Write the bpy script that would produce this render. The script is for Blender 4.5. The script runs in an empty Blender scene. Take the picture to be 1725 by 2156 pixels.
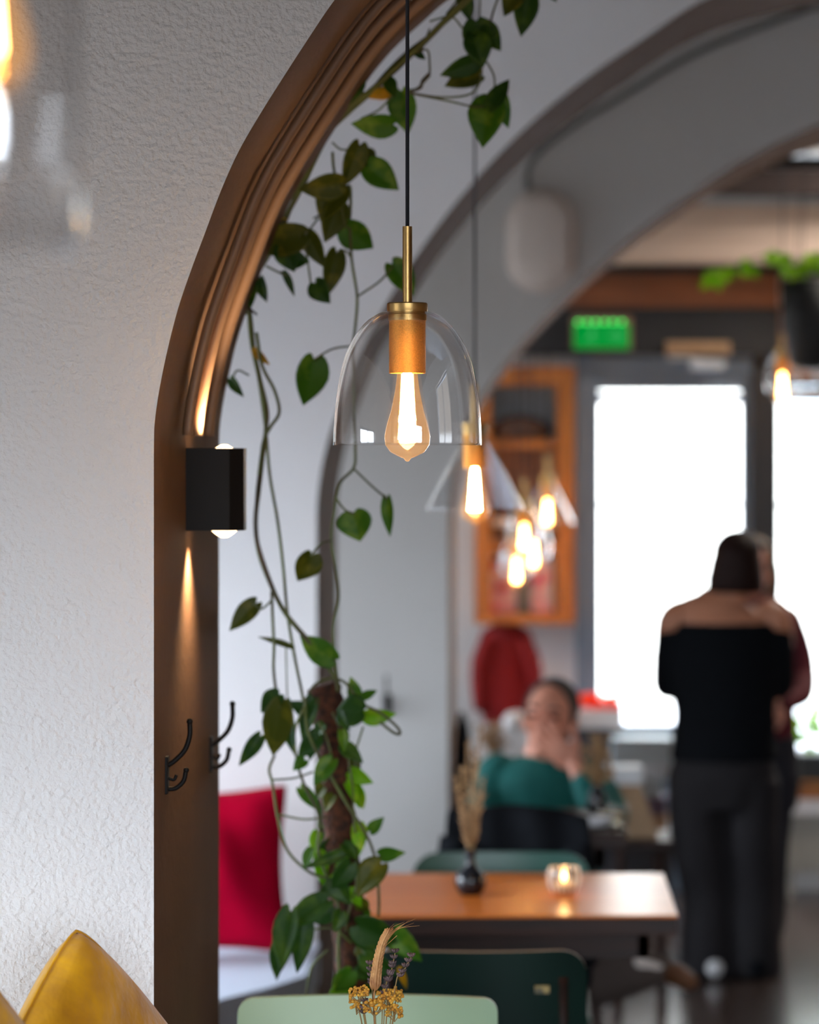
import bpy, bmesh, math, random
from mathutils import Vector, Matrix
random.seed(7)
S = bpy.context.scene
COL = S.collection
# ------------------------------------------------------------------ camera, world, exposure
H = 1.78            # camera height
F = 6100.0          # focal length in pixels of a 1725 x 2156 frame
VX, VY = 1100.0, 954.0
cam = bpy.data.cameras.new('camera'); cam_o = bpy.data.objects.new('camera', cam); COL.objects.link(cam_o)
cam_o.location = (0, 0, H); cam_o.rotation_euler = (math.radians(90), 0, 0)
cam.sensor_fit = 'VERTICAL'; cam.lens = 85; cam.sensor_height = 85 / F * 2156; cam.sensor_width = 85 / F * 1725
cam.shift_x = -(VX - 862.5) / 2156; cam.shift_y = -(1078 - VY) / 2156
cam.dof.use_dof = True; cam.dof.focus_distance = 3.9; cam.dof.aperture_fstop = 2.9
cam.clip_start = 0.05
S.camera = cam_o
S.view_settings.view_transform = 'Standard'; S.view_settings.look = 'None'
S.view_settings.gamma = 1; S.view_settings.use_curve_mapping = False
S.view_settings.exposure = 0.42
w = bpy.data.worlds.new('sky'); S.world = w; w.use_nodes = True
bg = w.node_tree.nodes['Background']; bg.inputs[1].default_value = 15.0
_n = w.node_tree.nodes; _l = w.node_tree.links
_tc = _n.new('ShaderNodeTexCoord'); _sx = _n.new('ShaderNodeSeparateXYZ'); _l.new(_tc.outputs['Generated'], _sx.inputs[0])
_mr = _n.new('ShaderNodeMapRange'); _mr.inputs[1].default_value = -.06; _mr.inputs[2].default_value = .12; _l.new(_sx.outputs[2], _mr.inputs[0])
_mx = _n.new('ShaderNodeMix'); _mx.data_type = 'RGBA'; _mx.inputs[6].default_value = (.085, .08, .075, 1); _mx.inputs[7].default_value = (.80, .89, 1.0, 1)
_l.new(_mr.outputs[0], _mx.inputs[0]); _l.new(_mx.outputs[2], bg.inputs[0])

def P(px, py, d):
    return Vector(((px - VX) * d / F, d, H + (VY - py) * d / F))

def portal(name, loc, sx, sz, rot):
    l = bpy.data.lights.new(name, 'AREA'); l.shape = 'RECTANGLE'; l.size = sx; l.size_y = sz
    l.cycles.is_portal = True
    o = bpy.data.objects.new(name, l); o.location = loc; o.rotation_euler = rot; COL.objects.link(o); return o
XL, XR, YB, YF, ZC = -2.6, 3.2, -2.0, 11.8, 3.25
WINS = [(1.7, 3.2, 0.9, 2.05), (5.0, 7.45, 0.6, 2.15), (8.46, 9.56, 0.6, 2.25), (10.75, 11.6, 0.8, 2.6)]

for i, (y0, y1, z0, z1) in enumerate(WINS):
    portal('daylight_portal', (XL - .12, (y0 + y1) / 2, (z0 + z1) / 2), z1 - z0, y1 - y0, (0, math.radians(-90), 0))
BWIN = (-1.3, 2.6, .9, 2.55)
portal('daylight_portal', (.65, YB - .2, 1.9), 4.0, 1.9, (math.radians(90), 0, 0))
portal('daylight_portal', (1.2, YF + .2, 1.5), 2.0, 1.9, (math.radians(-90), 0, 0))

# ------------------------------------------------------------------ materials
def nodes(name):
    m = bpy.data.materials.new(name); m.use_nodes = True
    return m, m.node_tree.nodes, m.node_tree.links, m.node_tree.nodes['Principled BSDF']
def srgb(r, g, b):
    f = lambda c: (c / 255 / 12.92) if c / 255 <= 0.04045 else ((c / 255 + 0.055) / 1.055) ** 2.4
    return (f(r), f(g), f(b), 1)
def mat(name, col, rough=.6, metal=0, var=.12, scale=8, bump=0, bscale=80, stretch=(1, 1, 1), spec=.5, col2=None, detail=3, dist=.002):
    m, N, L, b = nodes(name)
    tc = N.new('ShaderNodeTexCoord'); mp = N.new('ShaderNodeMapping'); mp.inputs['Scale'].default_value = stretch
    L.new(tc.outputs['Object'], mp.inputs['Vector'])
    no = N.new('ShaderNodeTexNoise'); no.inputs['Scale'].default_value = scale; no.inputs['Detail'].default_value = detail
    L.new(mp.outputs[0], no.inputs['Vector'])
    mx = N.new('ShaderNodeMix'); mx.data_type = 'RGBA'
    c2 = col2 if col2 else tuple(c * (1 - var) for c in col[:3]) + (1,)
    mx.inputs[6].default_value = col; mx.inputs[7].default_value = c2
    rmp = N.new('ShaderNodeMapRange'); rmp.inputs[1].default_value = .35; rmp.inputs[2].default_value = .65
    L.new(no.outputs[0], rmp.inputs[0]); L.new(rmp.outputs[0], mx.inputs[0]); L.new(mx.outputs[2], b.inputs['Base Color'])
    b.inputs['Roughness'].default_value = rough; b.inputs['Metallic'].default_value = metal
    b.inputs['Specular IOR Level'].default_value = spec
    if bump:
        n2 = N.new('ShaderNodeTexNoise'); n2.inputs['Scale'].default_value = bscale; n2.inputs['Detail'].default_value = 4
        L.new(mp.outputs[0], n2.inputs['Vector'])
        bp = N.new('ShaderNodeBump'); bp.inputs['Strength'].default_value = bump; bp.inputs['Distance'].default_value = dist
        L.new(n2.outputs[0], bp.inputs['Height']); L.new(bp.outputs[0], b.inputs['Normal'])
    return m
def emit(name, col, st):
    m, N, L, b = nodes(name)
    b.inputs['Base Color'].default_value = (0, 0, 0, 1)
    b.inputs['Specular IOR Level'].default_value = 0; b.inputs['Emission Color'].default_value = col; b.inputs['Emission Strength'].default_value = st
    return m
def thin_glass(name, tint=(1, 1, 1, 1), base=.03, power=1.0, rough=0.0, gl=(1, 1, 1, 1), glowc=None):
    m, N, L, b = nodes(name); N.remove(b)
    out = N['Material Output']
    t = N.new('ShaderNodeBsdfTransparent'); t.inputs[0].default_value = tint
    g = N.new('ShaderNodeBsdfGlossy'); g.inputs['Roughness'].default_value = rough; g.inputs[0].default_value = gl
    ge = N.new('ShaderNodeNewGeometry'); dt = N.new('ShaderNodeVectorMath'); dt.operation = 'DOT_PRODUCT'
    L.new(ge.outputs['Incoming'], dt.inputs[0]); L.new(ge.outputs['Normal'], dt.inputs[1])
    ab = N.new('ShaderNodeMath'); ab.operation = 'ABSOLUTE'; L.new(dt.outputs['Value'], ab.inputs[0])
    iv = N.new('ShaderNodeMath'); iv.operation = 'SUBTRACT'; iv.inputs[0].default_value = 1; L.new(ab.outputs[0], iv.inputs[1])
    pw = N.new('ShaderNodeMath'); pw.operation = 'POWER'; pw.inputs[1].default_value = 5; L.new(iv.outputs[0], pw.inputs[0])
    ad = N.new('ShaderNodeMath'); ad.operation = 'MULTIPLY_ADD'; ad.inputs[1].default_value = .8 * power; ad.inputs[2].default_value = base * power; L.new(pw.outputs[0], ad.inputs[0])
    mx = N.new('ShaderNodeMixShader'); L.new(ad.outputs[0], mx.inputs[0]); L.new(t.outputs[0], mx.inputs[1]); L.new(g.outputs[0], mx.inputs[2])
    if glowc:
        em = N.new('ShaderNodeEmission'); em.inputs[0].default_value = glowc[0]; em.inputs[1].default_value = glowc[1]
        ash = N.new('ShaderNodeAddShader'); L.new(mx.outputs[0], ash.inputs[0]); L.new(em.outputs[0], ash.inputs[1]); L.new(ash.outputs[0], out.inputs[0])
    else: L.new(mx.outputs[0], out.inputs[0])
    return m
def plank_mat(name, c1, c2, axis=1, width=.12, rough=.25, coat=.0, spec=.5):
    m, N, L, b = nodes(name)
    tc = N.new('ShaderNodeTexCoord'); mp = N.new('ShaderNodeMapping')
    mp.inputs['Scale'].default_value = (3, 40, 40) if axis == 1 else (40, 3, 40)
    L.new(tc.outputs['Object'], mp.inputs[0])
    no = N.new('ShaderNodeTexNoise'); no.inputs['Scale'].default_value = 1.2; no.inputs['Detail'].default_value = 5; L.new(mp.outputs[0], no.inputs[0])
    sx = N.new('ShaderNodeSeparateXYZ'); L.new(tc.outputs['Object'], sx.inputs[0])
    dv = N.new('ShaderNodeMath'); dv.operation = 'DIVIDE'; dv.inputs[1].default_value = width; L.new(sx.outputs[axis], dv.inputs[0])
    fl = N.new('ShaderNodeMath'); fl.operation = 'FLOOR'; L.new(dv.outputs[0], fl.inputs[0])
    fr = N.new('ShaderNodeMath'); fr.operation = 'FRACT'; L.new(dv.outputs[0], fr.inputs[0])
    wn = N.new('ShaderNodeTexWhiteNoise'); wn.noise_dimensions = '1D'; L.new(fl.outputs[0], wn.inputs['W'])
    av = N.new('ShaderNodeMath'); av.operation = 'MULTIPLY_ADD'; av.inputs[1].default_value = .45; L.new(wn.outputs[0], av.inputs[0])
    nm = N.new('ShaderNodeMath'); nm.operation = 'MULTIPLY'; nm.inputs[1].default_value = .6; L.new(no.outputs[0], nm.inputs[0]); L.new(nm.outputs[0], av.inputs[2])
    mx = N.new('ShaderNodeMix'); mx.data_type = 'RGBA'; mx.inputs[6].default_value = c1; mx.inputs[7].default_value = c2; L.new(av.outputs[0], mx.inputs[0])
    gp = N.new('ShaderNodeMath'); gp.operation = 'LESS_THAN'; gp.inputs[1].default_value = .03; L.new(fr.outputs[0], gp.inputs[0])
    m2 = N.new('ShaderNodeMix'); m2.data_type = 'RGBA'; L.new(gp.outputs[0], m2.inputs[0]); L.new(mx.outputs[2], m2.inputs[6]); m2.inputs[7].default_value = (c1[0] * .25, c1[1] * .25, c1[2] * .25, 1)
    L.new(m2.outputs[2], b.inputs['Base Color']); b.inputs['Roughness'].default_value = rough
    b.inputs['Specular IOR Level'].default_value = spec; b.inputs['Coat Weight'].default_value = coat
    return m
def leaf_mat(name, c, c2):
    m, N, L, b = nodes(name)
    tc = N.new('ShaderNodeTexCoord'); no = N.new('ShaderNodeTexNoise'); no.inputs['Scale'].default_value = 28; no.inputs['Detail'].default_value = 2
    L.new(tc.outputs['Object'], no.inputs[0])
    cr = N.new('ShaderNodeMapRange'); cr.inputs[1].default_value = .5; cr.inputs[2].default_value = .72; L.new(no.outputs[0], cr.inputs[0])
    mx = N.new('ShaderNodeMix'); mx.data_type = 'RGBA'; mx.inputs[6].default_value = c; mx.inputs[7].default_value = c2; L.new(cr.outputs[0], mx.inputs[0])
    L.new(mx.outputs[2], b.inputs['Base Color']); b.inputs['Roughness'].default_value = .48; b.inputs['Specular IOR Level'].default_value = .3
    out = N['Material Output']; t = N.new('ShaderNodeBsdfTranslucent'); L.new(mx.outputs[2], t.inputs[0])
    ms = N.new('ShaderNodeMixShader'); ms.inputs[0].default_value = .3; L.new(b.outputs[0], ms.inputs[1]); L.new(t.outputs[0], ms.inputs[2]); L.new(ms.outputs[0], out.inputs[0])
    return m

M = {}
M['plaster'] = mat('white_plaster', (.72, .71, .70, 1), .85, var=.05, scale=1.5, bump=1.0, bscale=100, dist=.0062)
M['ochrewall'] = mat('warm_brown_wall', srgb(150, 124, 104), .85)
M['shade_taupe'] = mat('shade_tinted_plaster', srgb(106, 82, 65), .85, spec=.08, var=.10, scale=4, bump=.4, bscale=60, dist=.003)  # warm shade on the white plaster reveals, put into the base colour
M['ceiling'] = mat('ceiling_paint', (.22, .21, .20, 1), .9, var=.05, scale=2)
M['floor'] = plank_mat('dark_floor_boards', srgb(52, 42, 38), srgb(78, 66, 60), 0, .16, .2)
M['brass'] = mat('brushed_brass', (.62, .40, .15, 1), .32, 1, var=.15, scale=30)
M['knurl'] = mat('knurled_brass', (.86, .40, .08, 1), .42, .85, var=.25, scale=600, bump=.6, bscale=900, dist=.0006)
M['black'] = mat('black_metal', (.006, .0055, .0055, 1), .55, 0, scale=20, spec=.2)
M['cord'] = mat('black_textile_cord', (.01, .012, .018, 1), .7, bump=.5, bscale=900)
M['glass'] = thin_glass('clear_glass', power=1.4, base=.06)
M['bulbglass'] = thin_glass('amber_bulb_glass', tint=(1, .90, .74, 1), power=.8, glowc=((1, .45, .12, 1), .16))
M['pane'] = thin_glass('window_glass', power=.8)
M['filament'] = emit('glowing_filament', (1, .58, .22, 1), 120)
M['filament_far'] = emit('glowing_filament_far', (1, .5, .16, 1), 40)
M['lens'] = emit('lit_lens', (1, .66, .34, 1), 7)
M['pipe'] = mat('cream_cable_pipe', srgb(128, 102, 82), .5, scale=6)
M['greypipe'] = mat('grey_conduit', srgb(120, 124, 124), .5, scale=6)
M['opal'] = mat('opal_plastic', srgb(240, 228, 220), .45, var=.04)
M['tabletop'] = plank_mat('oiled_oak_planks', srgb(214, 122, 50), srgb(174, 88, 32), 1, .145, .28, spec=.13)
M['darkwood'] = mat('dark_stained_wood', srgb(48, 26, 17), .5, spec=.25, col2=srgb(30, 18, 13), scale=5, stretch=(1, 1, 8))
M['mint'] = mat('mint_paint', srgb(158, 190, 160), .42, var=.06, scale=3)
M['dgreen'] = mat('dark_green_paint', srgb(5, 34, 27), .45, var=.3, scale=5, spec=.2)
M['teal'] = mat('teal_green_paint', srgb(10, 66, 55), .35, var=.2, scale=5)
M['wornwood'] = mat('worn_birch_edge', srgb(150, 118, 84), .6, scale=12)
M['gold'] = mat('gold_label', srgb(190, 160, 90), .5, scale=60, col2=srgb(60, 60, 40))
M['mustard'] = mat('mustard_velvet', srgb(238, 176, 16), .85, spec=.15, col2=srgb(176, 120, 8), scale=9, bump=.8, bscale=11, dist=.02); M['mustard'].node_tree.nodes['Principled BSDF'].inputs['Sheen Weight'].default_value = .4
M['crimson'] = mat('crimson_cloth', srgb(190, 0, 46), .9, spec=.08, var=.2, scale=6)
M['maroon'] = mat('maroon_cloth', srgb(84, 20, 30), .85, scale=6)
M['bench'] = mat('pale_blue_grey_upholstery', srgb(196, 206, 222), .8, var=.05, scale=4)
M['benchdark'] = mat('bench_base', srgb(46, 38, 36), .6)
M['coir'] = mat('coir_fibre', srgb(92, 50, 28), .95, col2=srgb(44, 26, 18), scale=70, bump=1, bscale=180, dist=.006)
M['stem'] = mat('vine_stem', srgb(98, 112, 48), .6, col2=srgb(70, 66, 34), scale=14)
M['stembrown'] = mat('woody_vine_stem', srgb(92, 66, 40), .7, col2=srgb(52, 44, 28), scale=14)
M['pot'] = mat('terracotta_pot', srgb(120, 90, 74), .7)
M['soil'] = mat('soil', srgb(40, 30, 22), .95, bump=1, bscale=60, dist=.01)
LEAF = {
 'd': leaf_mat('dark_green_leaf', srgb(40, 78, 20), srgb(76, 108, 26)),
 'g': leaf_mat('green_leaf', srgb(66, 116, 18), srgb(118, 152, 40)),
 'o': leaf_mat('olive_leaf', srgb(76, 86, 14), srgb(122, 118, 28)),
 'l': leaf_mat('lime_leaf', srgb(120, 178, 14), srgb(172, 204, 44)),
 'y': leaf_mat('yellowing_leaf', srgb(196, 150, 26), srgb(136, 122, 26))}
M['wheat'] = mat('dry_wheat', srgb(206, 158, 100), .6, col2=srgb(150, 100, 56), scale=60)
M['lav'] = mat('dry_lavender', srgb(112, 92, 92), .8, col2=srgb(70, 58, 58), scale=120)
M['yarrow'] = mat('dry_yellow_flower', srgb(222, 172, 62), .7, col2=srgb(180, 124, 40), scale=90)
M['strawstem'] = mat('dry_stem', srgb(150, 124, 76), .7)
M['blackglaze'] = mat('black_glazed_ceramic', (.008, .009, .012, 1), .12, scale=10)
M['drygrass'] = mat('dry_grass', srgb(176, 140, 98), .8, col2=srgb(128, 96, 62), scale=40)
M['holder'] = thin_glass('ribbed_tealight_glass', tint=(.82, .80, .74, 1), power=2.0, rough=.1)
M['wax'] = mat('candle_wax', srgb(230, 214, 190), .6)
M['flame'] = emit('candle_flame', (1, .5, .15, 1), 25)
M['blackcloth'] = mat('black_cloth', (.0045, .0055, .0075, 1), .9, spec=.12, scale=8, bump=.5, bscale=15, dist=.01)
M['skin'] = mat('skin', srgb(232, 158, 130), .5, var=.12, scale=10)
M['skin2'] = mat('skin_tanned', srgb(196, 132, 100), .5, var=.12, scale=10)
M['eye'] = mat('dark_eye', (.02, .015, .012, 1), .2)
M['hairgrey'] = mat('short_greying_hair', srgb(74, 66, 60), .8, scale=60, bump=.6, bscale=200)
M['hairdark'] = mat('dark_brown_hair', srgb(38, 22, 18), .6, spec=.15, scale=30, stretch=(6, 6, .5), bump=.4, bscale=60)
M['hairblond'] = mat('ash_blond_hair', srgb(128, 106, 84), .6, scale=30, stretch=(6, 6, .5))
M['sweater'] = mat('teal_sweater', srgb(22, 112, 106), .85, var=.25, scale=6, bump=.6, bscale=12, dist=.012)
M['trouser'] = mat('charcoal_trousers', srgb(36, 34, 37), .8, spec=.3, var=.35, scale=3, bump=.6, bscale=8, dist=.02)
M['trousernavy'] = mat('navy_trousers', srgb(24, 26, 36), .8)
M['trouserbrown'] = mat('brown_grey_trousers', srgb(84, 72, 66), .85)
M['burgundy'] = mat('burgundy_jumper', srgb(92, 12, 28), .8, var=.2)
M['white'] = mat('white_paint', srgb(226, 226, 228), .5, var=.04)
M['brownleather'] = mat('brown_leather', srgb(110, 66, 34), .5)
M['frame'] = mat('slate_blue_frame_paint', srgb(120, 138, 158), .45, var=.08)
M['darkframe'] = mat('anthracite_frame_paint', srgb(36, 36, 38), .5, var=.1)
M['brownpanel'] = mat('stained_panel', srgb(172, 106, 66), .6, col2=srgb(144, 88, 56), scale=2, stretch=(1, 1, 6))
M['beam'] = mat('pale_boarded_beam', srgb(216, 194, 178), .7, col2=srgb(190, 168, 152), scale=3, stretch=(.4, 8, 14))
M['darkbeam'] = mat('dark_beam', srgb(58, 44, 40), .7)
M['alu'] = mat('pale_metal', srgb(196, 200, 204), .35, .3)
M['exit'] = emit('green_exit_panel', (.0, .50, .06, 1), .42)
M['led'] = emit('green_led', (.05, 1, .16, 1), 3)
M['pine'] = mat('orange_pine', srgb(196, 120, 44), .5, col2=srgb(160, 92, 32), scale=3, stretch=(6, 6, .8))
M['basket'] = mat('brown_woven_fibre', srgb(96, 66, 50), .9, bump=1, bscale=90, dist=.01)
M['clay'] = mat('rosy_brown_board', srgb(150, 112, 92), .8)
M['redcoat'] = mat('red_wool', srgb(140, 14, 18), .9, var=.3, scale=4, bump=.6, bscale=7, dist=.03)
M['orange'] = leaf_mat('orange_petals', srgb(255, 110, 10), srgb(255, 80, 4)); M['orange'].node_tree.nodes['Mix Shader'].inputs[0].default_value = .65
M['paleblue'] = mat('pale_blue_board', srgb(178, 194, 202), .6, var=.1)
M['greyribs'] = mat('grey_ribbed_panel', srgb(74, 74, 80), .6)
M['kraft'] = mat('kraft_paper', srgb(176, 144, 112), .8)
M['plum'] = mat('dusky_card', srgb(110, 96, 118), .7)
M['rad'] = mat('radiator_enamel', srgb(176, 172, 160), .5)
M['planter'] = mat('dark_planter', srgb(34, 38, 38), .6)
M['facade'] = mat('pale_facade', srgb(226, 220, 208), .9, var=.06, scale=.6)
M['pave'] = mat('pavement', srgb(190, 190, 192), .9, var=.1, scale=2)
M['magred'] = mat('red_and_white_print', srgb(186, 24, 50), .5, scale=14, col2=srgb(226, 200, 204), detail=1)
M['magpink'] = mat('pink_and_white_print', srgb(232, 100, 128), .5, scale=11, col2=srgb(236, 232, 234), detail=1)
M['magblack'] = mat('black_and_grey_print', srgb(24, 24, 28), .5, scale=12, col2=srgb(150, 146, 140), detail=1)

# ------------------------------------------------------------------ mesh helpers
def link(name, bm, mats, parent=None, smooth=False):
    me = bpy.data.meshes.new(name); bm.normal_update()
    bm.to_mesh(me); bm.free()
    for m_ in (mats if isinstance(mats, (list, tuple)) else [mats]): me.materials.append(m_)
    if smooth:
        for p in me.polygons: p.use_smooth = True
    o = bpy.data.objects.new(name, me); COL.objects.link(o)
    if parent: o.parent = parent
    return o
def tag(o, label, cat, group=None, kind=None):
    if label: o['label'] = label
    if cat: o['category'] = cat
    if group: o['group'] = group
    if kind: o['kind'] = kind
    return o
def thing(name, label, cat, loc=(0, 0, 0), rz=0, group=None):
    o = bpy.data.objects.new(name, None); COL.objects.link(o); o.empty_display_size = .05
    o.location = loc; o.rotation_euler = (0, 0, rz); return tag(o, label, cat, group)
def struct(name, bm, m, smooth=False, parent=None):
    o = link(name, bm, m, parent, smooth); o['kind'] = 'structure'; return o
def copy_tree(o, parent=None):
    c = o.copy(); COL.objects.link(c)
    if parent: c.parent = parent
    for ch in list(o.children): copy_tree(ch, c)
    return c
def box(bm, a, b, bev=0, mi=0):
    r = bmesh.ops.create_cube(bm, size=1)
    a = Vector(a); b = Vector(b); c = (a + b) / 2; s = b - a
    for v in r['verts']: v.co = Vector((v.co.x * abs(s.x), v.co.y * abs(s.y), v.co.z * abs(s.z))) + c
    fs = set(f for v in r['verts'] for f in v.link_faces)
    for f in fs: f.material_index = mi
    if bev:
        es = list(set(e for v in r['verts'] for e in v.link_edges))
        rb = bmesh.ops.bevel(bm, geom=es, offset=bev, segments=2, affect='EDGES', profile=.5)
        for f in rb['faces']: f.material_index = mi
def nb(): return bmesh.new()
def cr(pts, n=6):
    """Catmull-Rom through points (tuples or Vectors)"""
    P_ = [Vector(p) for p in pts]; out = []
    for i in range(len(P_) - 1):
        p0 = P_[i - 1] if i else P_[0] * 2 - P_[1]; p1 = P_[i]; p2 = P_[i + 1]
        p3 = P_[i + 2] if i + 2 < len(P_) else P_[-1] * 2 - P_[-2]
        for k in range(n):
            t = k / n
            out.append(.5 * ((2 * p1) + (p2 - p0) * t + (2 * p0 - 5 * p1 + 4 * p2 - p3) * t * t + (3 * p1 - p0 - 3 * p2 + p3) * t ** 3))
    out.append(P_[-1]); return out
def tube(bm, pts, rad, n=8, mi=0, ell=None, caps=True, up=None):
    """sweep; rad number or list; ell = list of (a,b) half axes: a along 'side', b along the other"""
    pts = [Vector(p) for p in pts]; rings = []
    ref = Vector(up) if up else None
    prev = None
    for i, p in enumerate(pts):
        t = (pts[min(i + 1, len(pts) - 1)] - pts[max(i - 1, 0)])
        if t.length < 1e-9: t = Vector((0, 0, 1))
        t.normalize()
        if ref is not None: side = ref - t * ref.dot(t)
        elif prev is None: side = (Vector((1, 0, 0)) if abs(t.x) < .8 else Vector((0, 1, 0))); side = side - t * side.dot(t)
        else: side = prev - t * prev.dot(t)
        side.normalize(); prev = side; oth = t.cross(side)
        r = rad[i] if isinstance(rad, (list, tuple)) else rad
        a, b = ell[i] if ell else (r, r)
        rings.append([bm.verts.new(p + side * (a * math.cos(2 * math.pi * k / n)) + oth * (b * math.sin(2 * math.pi * k / n))) for k in range(n)])
    for A, B in zip(rings, rings[1:]):
        for k in range(n):
            f = bm.faces.new((A[k], A[(k + 1) % n], B[(k + 1) % n], B[k])); f.material_index = mi
    if caps:
        bm.faces.new(rings[0][::-1]).material_index = mi; bm.faces.new(rings[-1]).material_index = mi
def lathe(bm, prof, c=(0, 0, 0), n=32, mi=0, close=False):
    c = Vector(c); rings = []
    for r, z in prof:
        if r < 1e-6: rings.append([bm.verts.new(c + Vector((0, 0, z)))])
        else: rings.append([bm.verts.new(c + Vector((r * math.cos(2 * math.pi * k / n), r * math.sin(2 * math.pi * k / n), z))) for k in range(n)])
    pr = list(zip(rings, rings[1:])) + ([(rings[-1], rings[0])] if close else [])
    for A, B in pr:
        for k in range(n):
            a, b, c_, d = A[k % len(A)], A[(k + 1) % len(A)], B[(k + 1) % len(B)], B[k % len(B)]
            vs = []
            for v in (a, b, c_, d):
                if v not in vs: vs.append(v)
            if len(vs) > 2:
                f = bm.faces.new(vs); f.material_index = mi
def ball(bm, c, r, rot=None, sub=2, mi=0):
    q = bmesh.ops.create_icosphere(bm, subdivisions=sub, radius=1)
    r = Vector(r) if not isinstance(r, (int, float)) else Vector((r, r, r))
    for v in q['verts']:
        p = Vector((v.co.x * r.x, v.co.y * r.y, v.co.z * r.z))
        if rot: p = rot @ p
        v.co = p + Vector(c)
    for f in set(f for v in q['verts'] for f in v.link_faces): f.material_index = mi
def remesh(o, vox, smooth=4):
    m_ = o.modifiers.new('fuse', 'REMESH'); m_.mode = 'VOXEL'; m_.voxel_size = vox; m_.use_smooth_shade = True
    if smooth:
        s = o.modifiers.new('soften', 'SMOOTH'); s.iterations = smooth; s.factor = .5
    return o

# ------------------------------------------------------------------ setting
bm = nb(); box(bm, (XL, YB, -.06), (XR, YF + .2, 0)); struct('floor', bm, M['floor'])
bm = nb(); box(bm, (XL, YB, ZC), (XR, YF + .2, ZC + .06)); struct('ceiling', bm, M['ceiling'])
bm = nb(); box(bm, (XR, YB, 0), (XR + .15, YF, ZC)); struct('wall_right', bm, M['ochrewall'])
bm = nb(); box(bm, (XL, YB - .15, 0), (BWIN[0], YB, ZC)); box(bm, (BWIN[1], YB - .15, 0), (XR, YB, ZC)); box(bm, (BWIN[0], YB - .15, 0), (BWIN[1], YB, BWIN[2])); box(bm, (BWIN[0], YB - .15, BWIN[3]), (BWIN[1], YB, ZC)); struct('wall_behind', bm, M['plaster'])
bm = nb()
for x_ in (BWIN[0], 0., 1.3, BWIN[1] - .05): box(bm, (x_, YB - .11, BWIN[2]), (x_ + .05, YB - .06, BWIN[3]))
for z_ in (BWIN[2], 2.3, BWIN[3] - .05): box(bm, (BWIN[0], YB - .11, z_), (BWIN[1], YB - .06, z_ + .05))
struct('window_7', bm, M['frame'])
bm = nb()
ys = YB
for (y0, y1, z0, z1) in WINS:
    box(bm, (XL - .25, ys, 0), (XL, y0, ZC)); box(bm, (XL - .25, y0, 0), (XL, y1, z0)); box(bm, (XL - .25, y0, z1), (XL, y1, ZC)); ys = y1
box(bm, (XL - .25, ys, 0), (XL, YF, ZC)); struct('wall_left', bm, M['plaster'])
for i, (y0, y1, z0, z1) in enumerate(WINS):
    bm = nb(); t = .05
    for a, b in (((y0, z0), (y1, z0 + t)), ((y0, z1 - t), (y1, z1)), ((y0, z0), (y0 + t, z1)), ((y1 - t, z0), (y1, z1)), (((y0 + y1) / 2 - .02, z0), ((y0 + y1) / 2 + .02, z1))):
        box(bm, (XL - .14, a[0], a[1]), (XL - .08, b[0], b[1]))
    fo = struct('window_%d' % (i + 1), bm, M['frame'])

def arch_wall(name, px, d0, d1, apex, xmid):
    """px: outline of the near edge from the springing upwards; apex: further world points up to the crown"""
    near = [P(a, b, d0) for a, b in px]
    pts = [(p.x, p.z) for p in near] + apex
    pts = [Vector((x, 0, z)) for x, z in pts]
    sm = [(p.x, p.z) for p in cr(pts, 5)]
    # monotone in x
    for i in range(1, len(sm)):
        if sm[i][0] <= sm[i - 1][0]: sm[i] = (sm[i - 1][0] + 1e-4, sm[i][1])
    sm = sm + [(2 * xmid - x, z) for x, z in sm[:-1][::-1]]
    x0, x1 = sm[0][0], sm[-1][0]
    out = [(x0, 0)] + sm + [(x1, 0)]
    bm = nb()
    def quad(c, mi=0, s=False):
        f = bm.faces.new([bm.verts.new(v) for v in c]); f.material_index = mi; f.smooth = s; return f
    for d, fl in ((d0, 1), (d1, -1)):
        q = lambda c: quad(c if fl == 1 else c[::-1])
        q([(XL, d, 0), (x0, d, 0), (x0, d, ZC), (XL, d, ZC)])
        q([(x1, d, 0), (XR, d, 0), (XR, d, ZC), (x1, d, ZC)])
        for (a, za), (b, zb) in zip(sm, sm[1:]):
            q([(a, d, za), (b, d, zb), (b, d, ZC), (a, d, ZC)])
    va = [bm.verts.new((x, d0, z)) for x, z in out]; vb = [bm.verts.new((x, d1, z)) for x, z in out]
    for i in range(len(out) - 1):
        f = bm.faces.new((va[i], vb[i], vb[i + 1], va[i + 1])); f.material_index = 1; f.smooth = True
    struct(name, bm, [M['plaster'], M['shade_taupe']])
    return out
D1, D1b, D2, D2b, D3, D3b = 4.0, 4.86, 7.6, 8.42, 9.6, 10.67
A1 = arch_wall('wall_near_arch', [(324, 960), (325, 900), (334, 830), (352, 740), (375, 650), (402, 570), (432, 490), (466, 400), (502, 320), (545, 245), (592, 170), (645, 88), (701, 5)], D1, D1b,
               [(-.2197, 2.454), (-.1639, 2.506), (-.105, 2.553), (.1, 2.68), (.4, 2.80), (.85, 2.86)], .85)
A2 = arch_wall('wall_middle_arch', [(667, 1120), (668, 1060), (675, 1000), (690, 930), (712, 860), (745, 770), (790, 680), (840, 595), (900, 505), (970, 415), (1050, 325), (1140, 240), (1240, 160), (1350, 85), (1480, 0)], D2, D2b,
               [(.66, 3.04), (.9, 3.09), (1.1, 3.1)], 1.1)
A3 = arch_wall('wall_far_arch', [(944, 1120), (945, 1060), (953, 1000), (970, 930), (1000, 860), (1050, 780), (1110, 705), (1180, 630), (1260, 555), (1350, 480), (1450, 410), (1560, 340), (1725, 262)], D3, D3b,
               [(1.2, 2.93), (1.4, 2.96)], 1.4)

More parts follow.
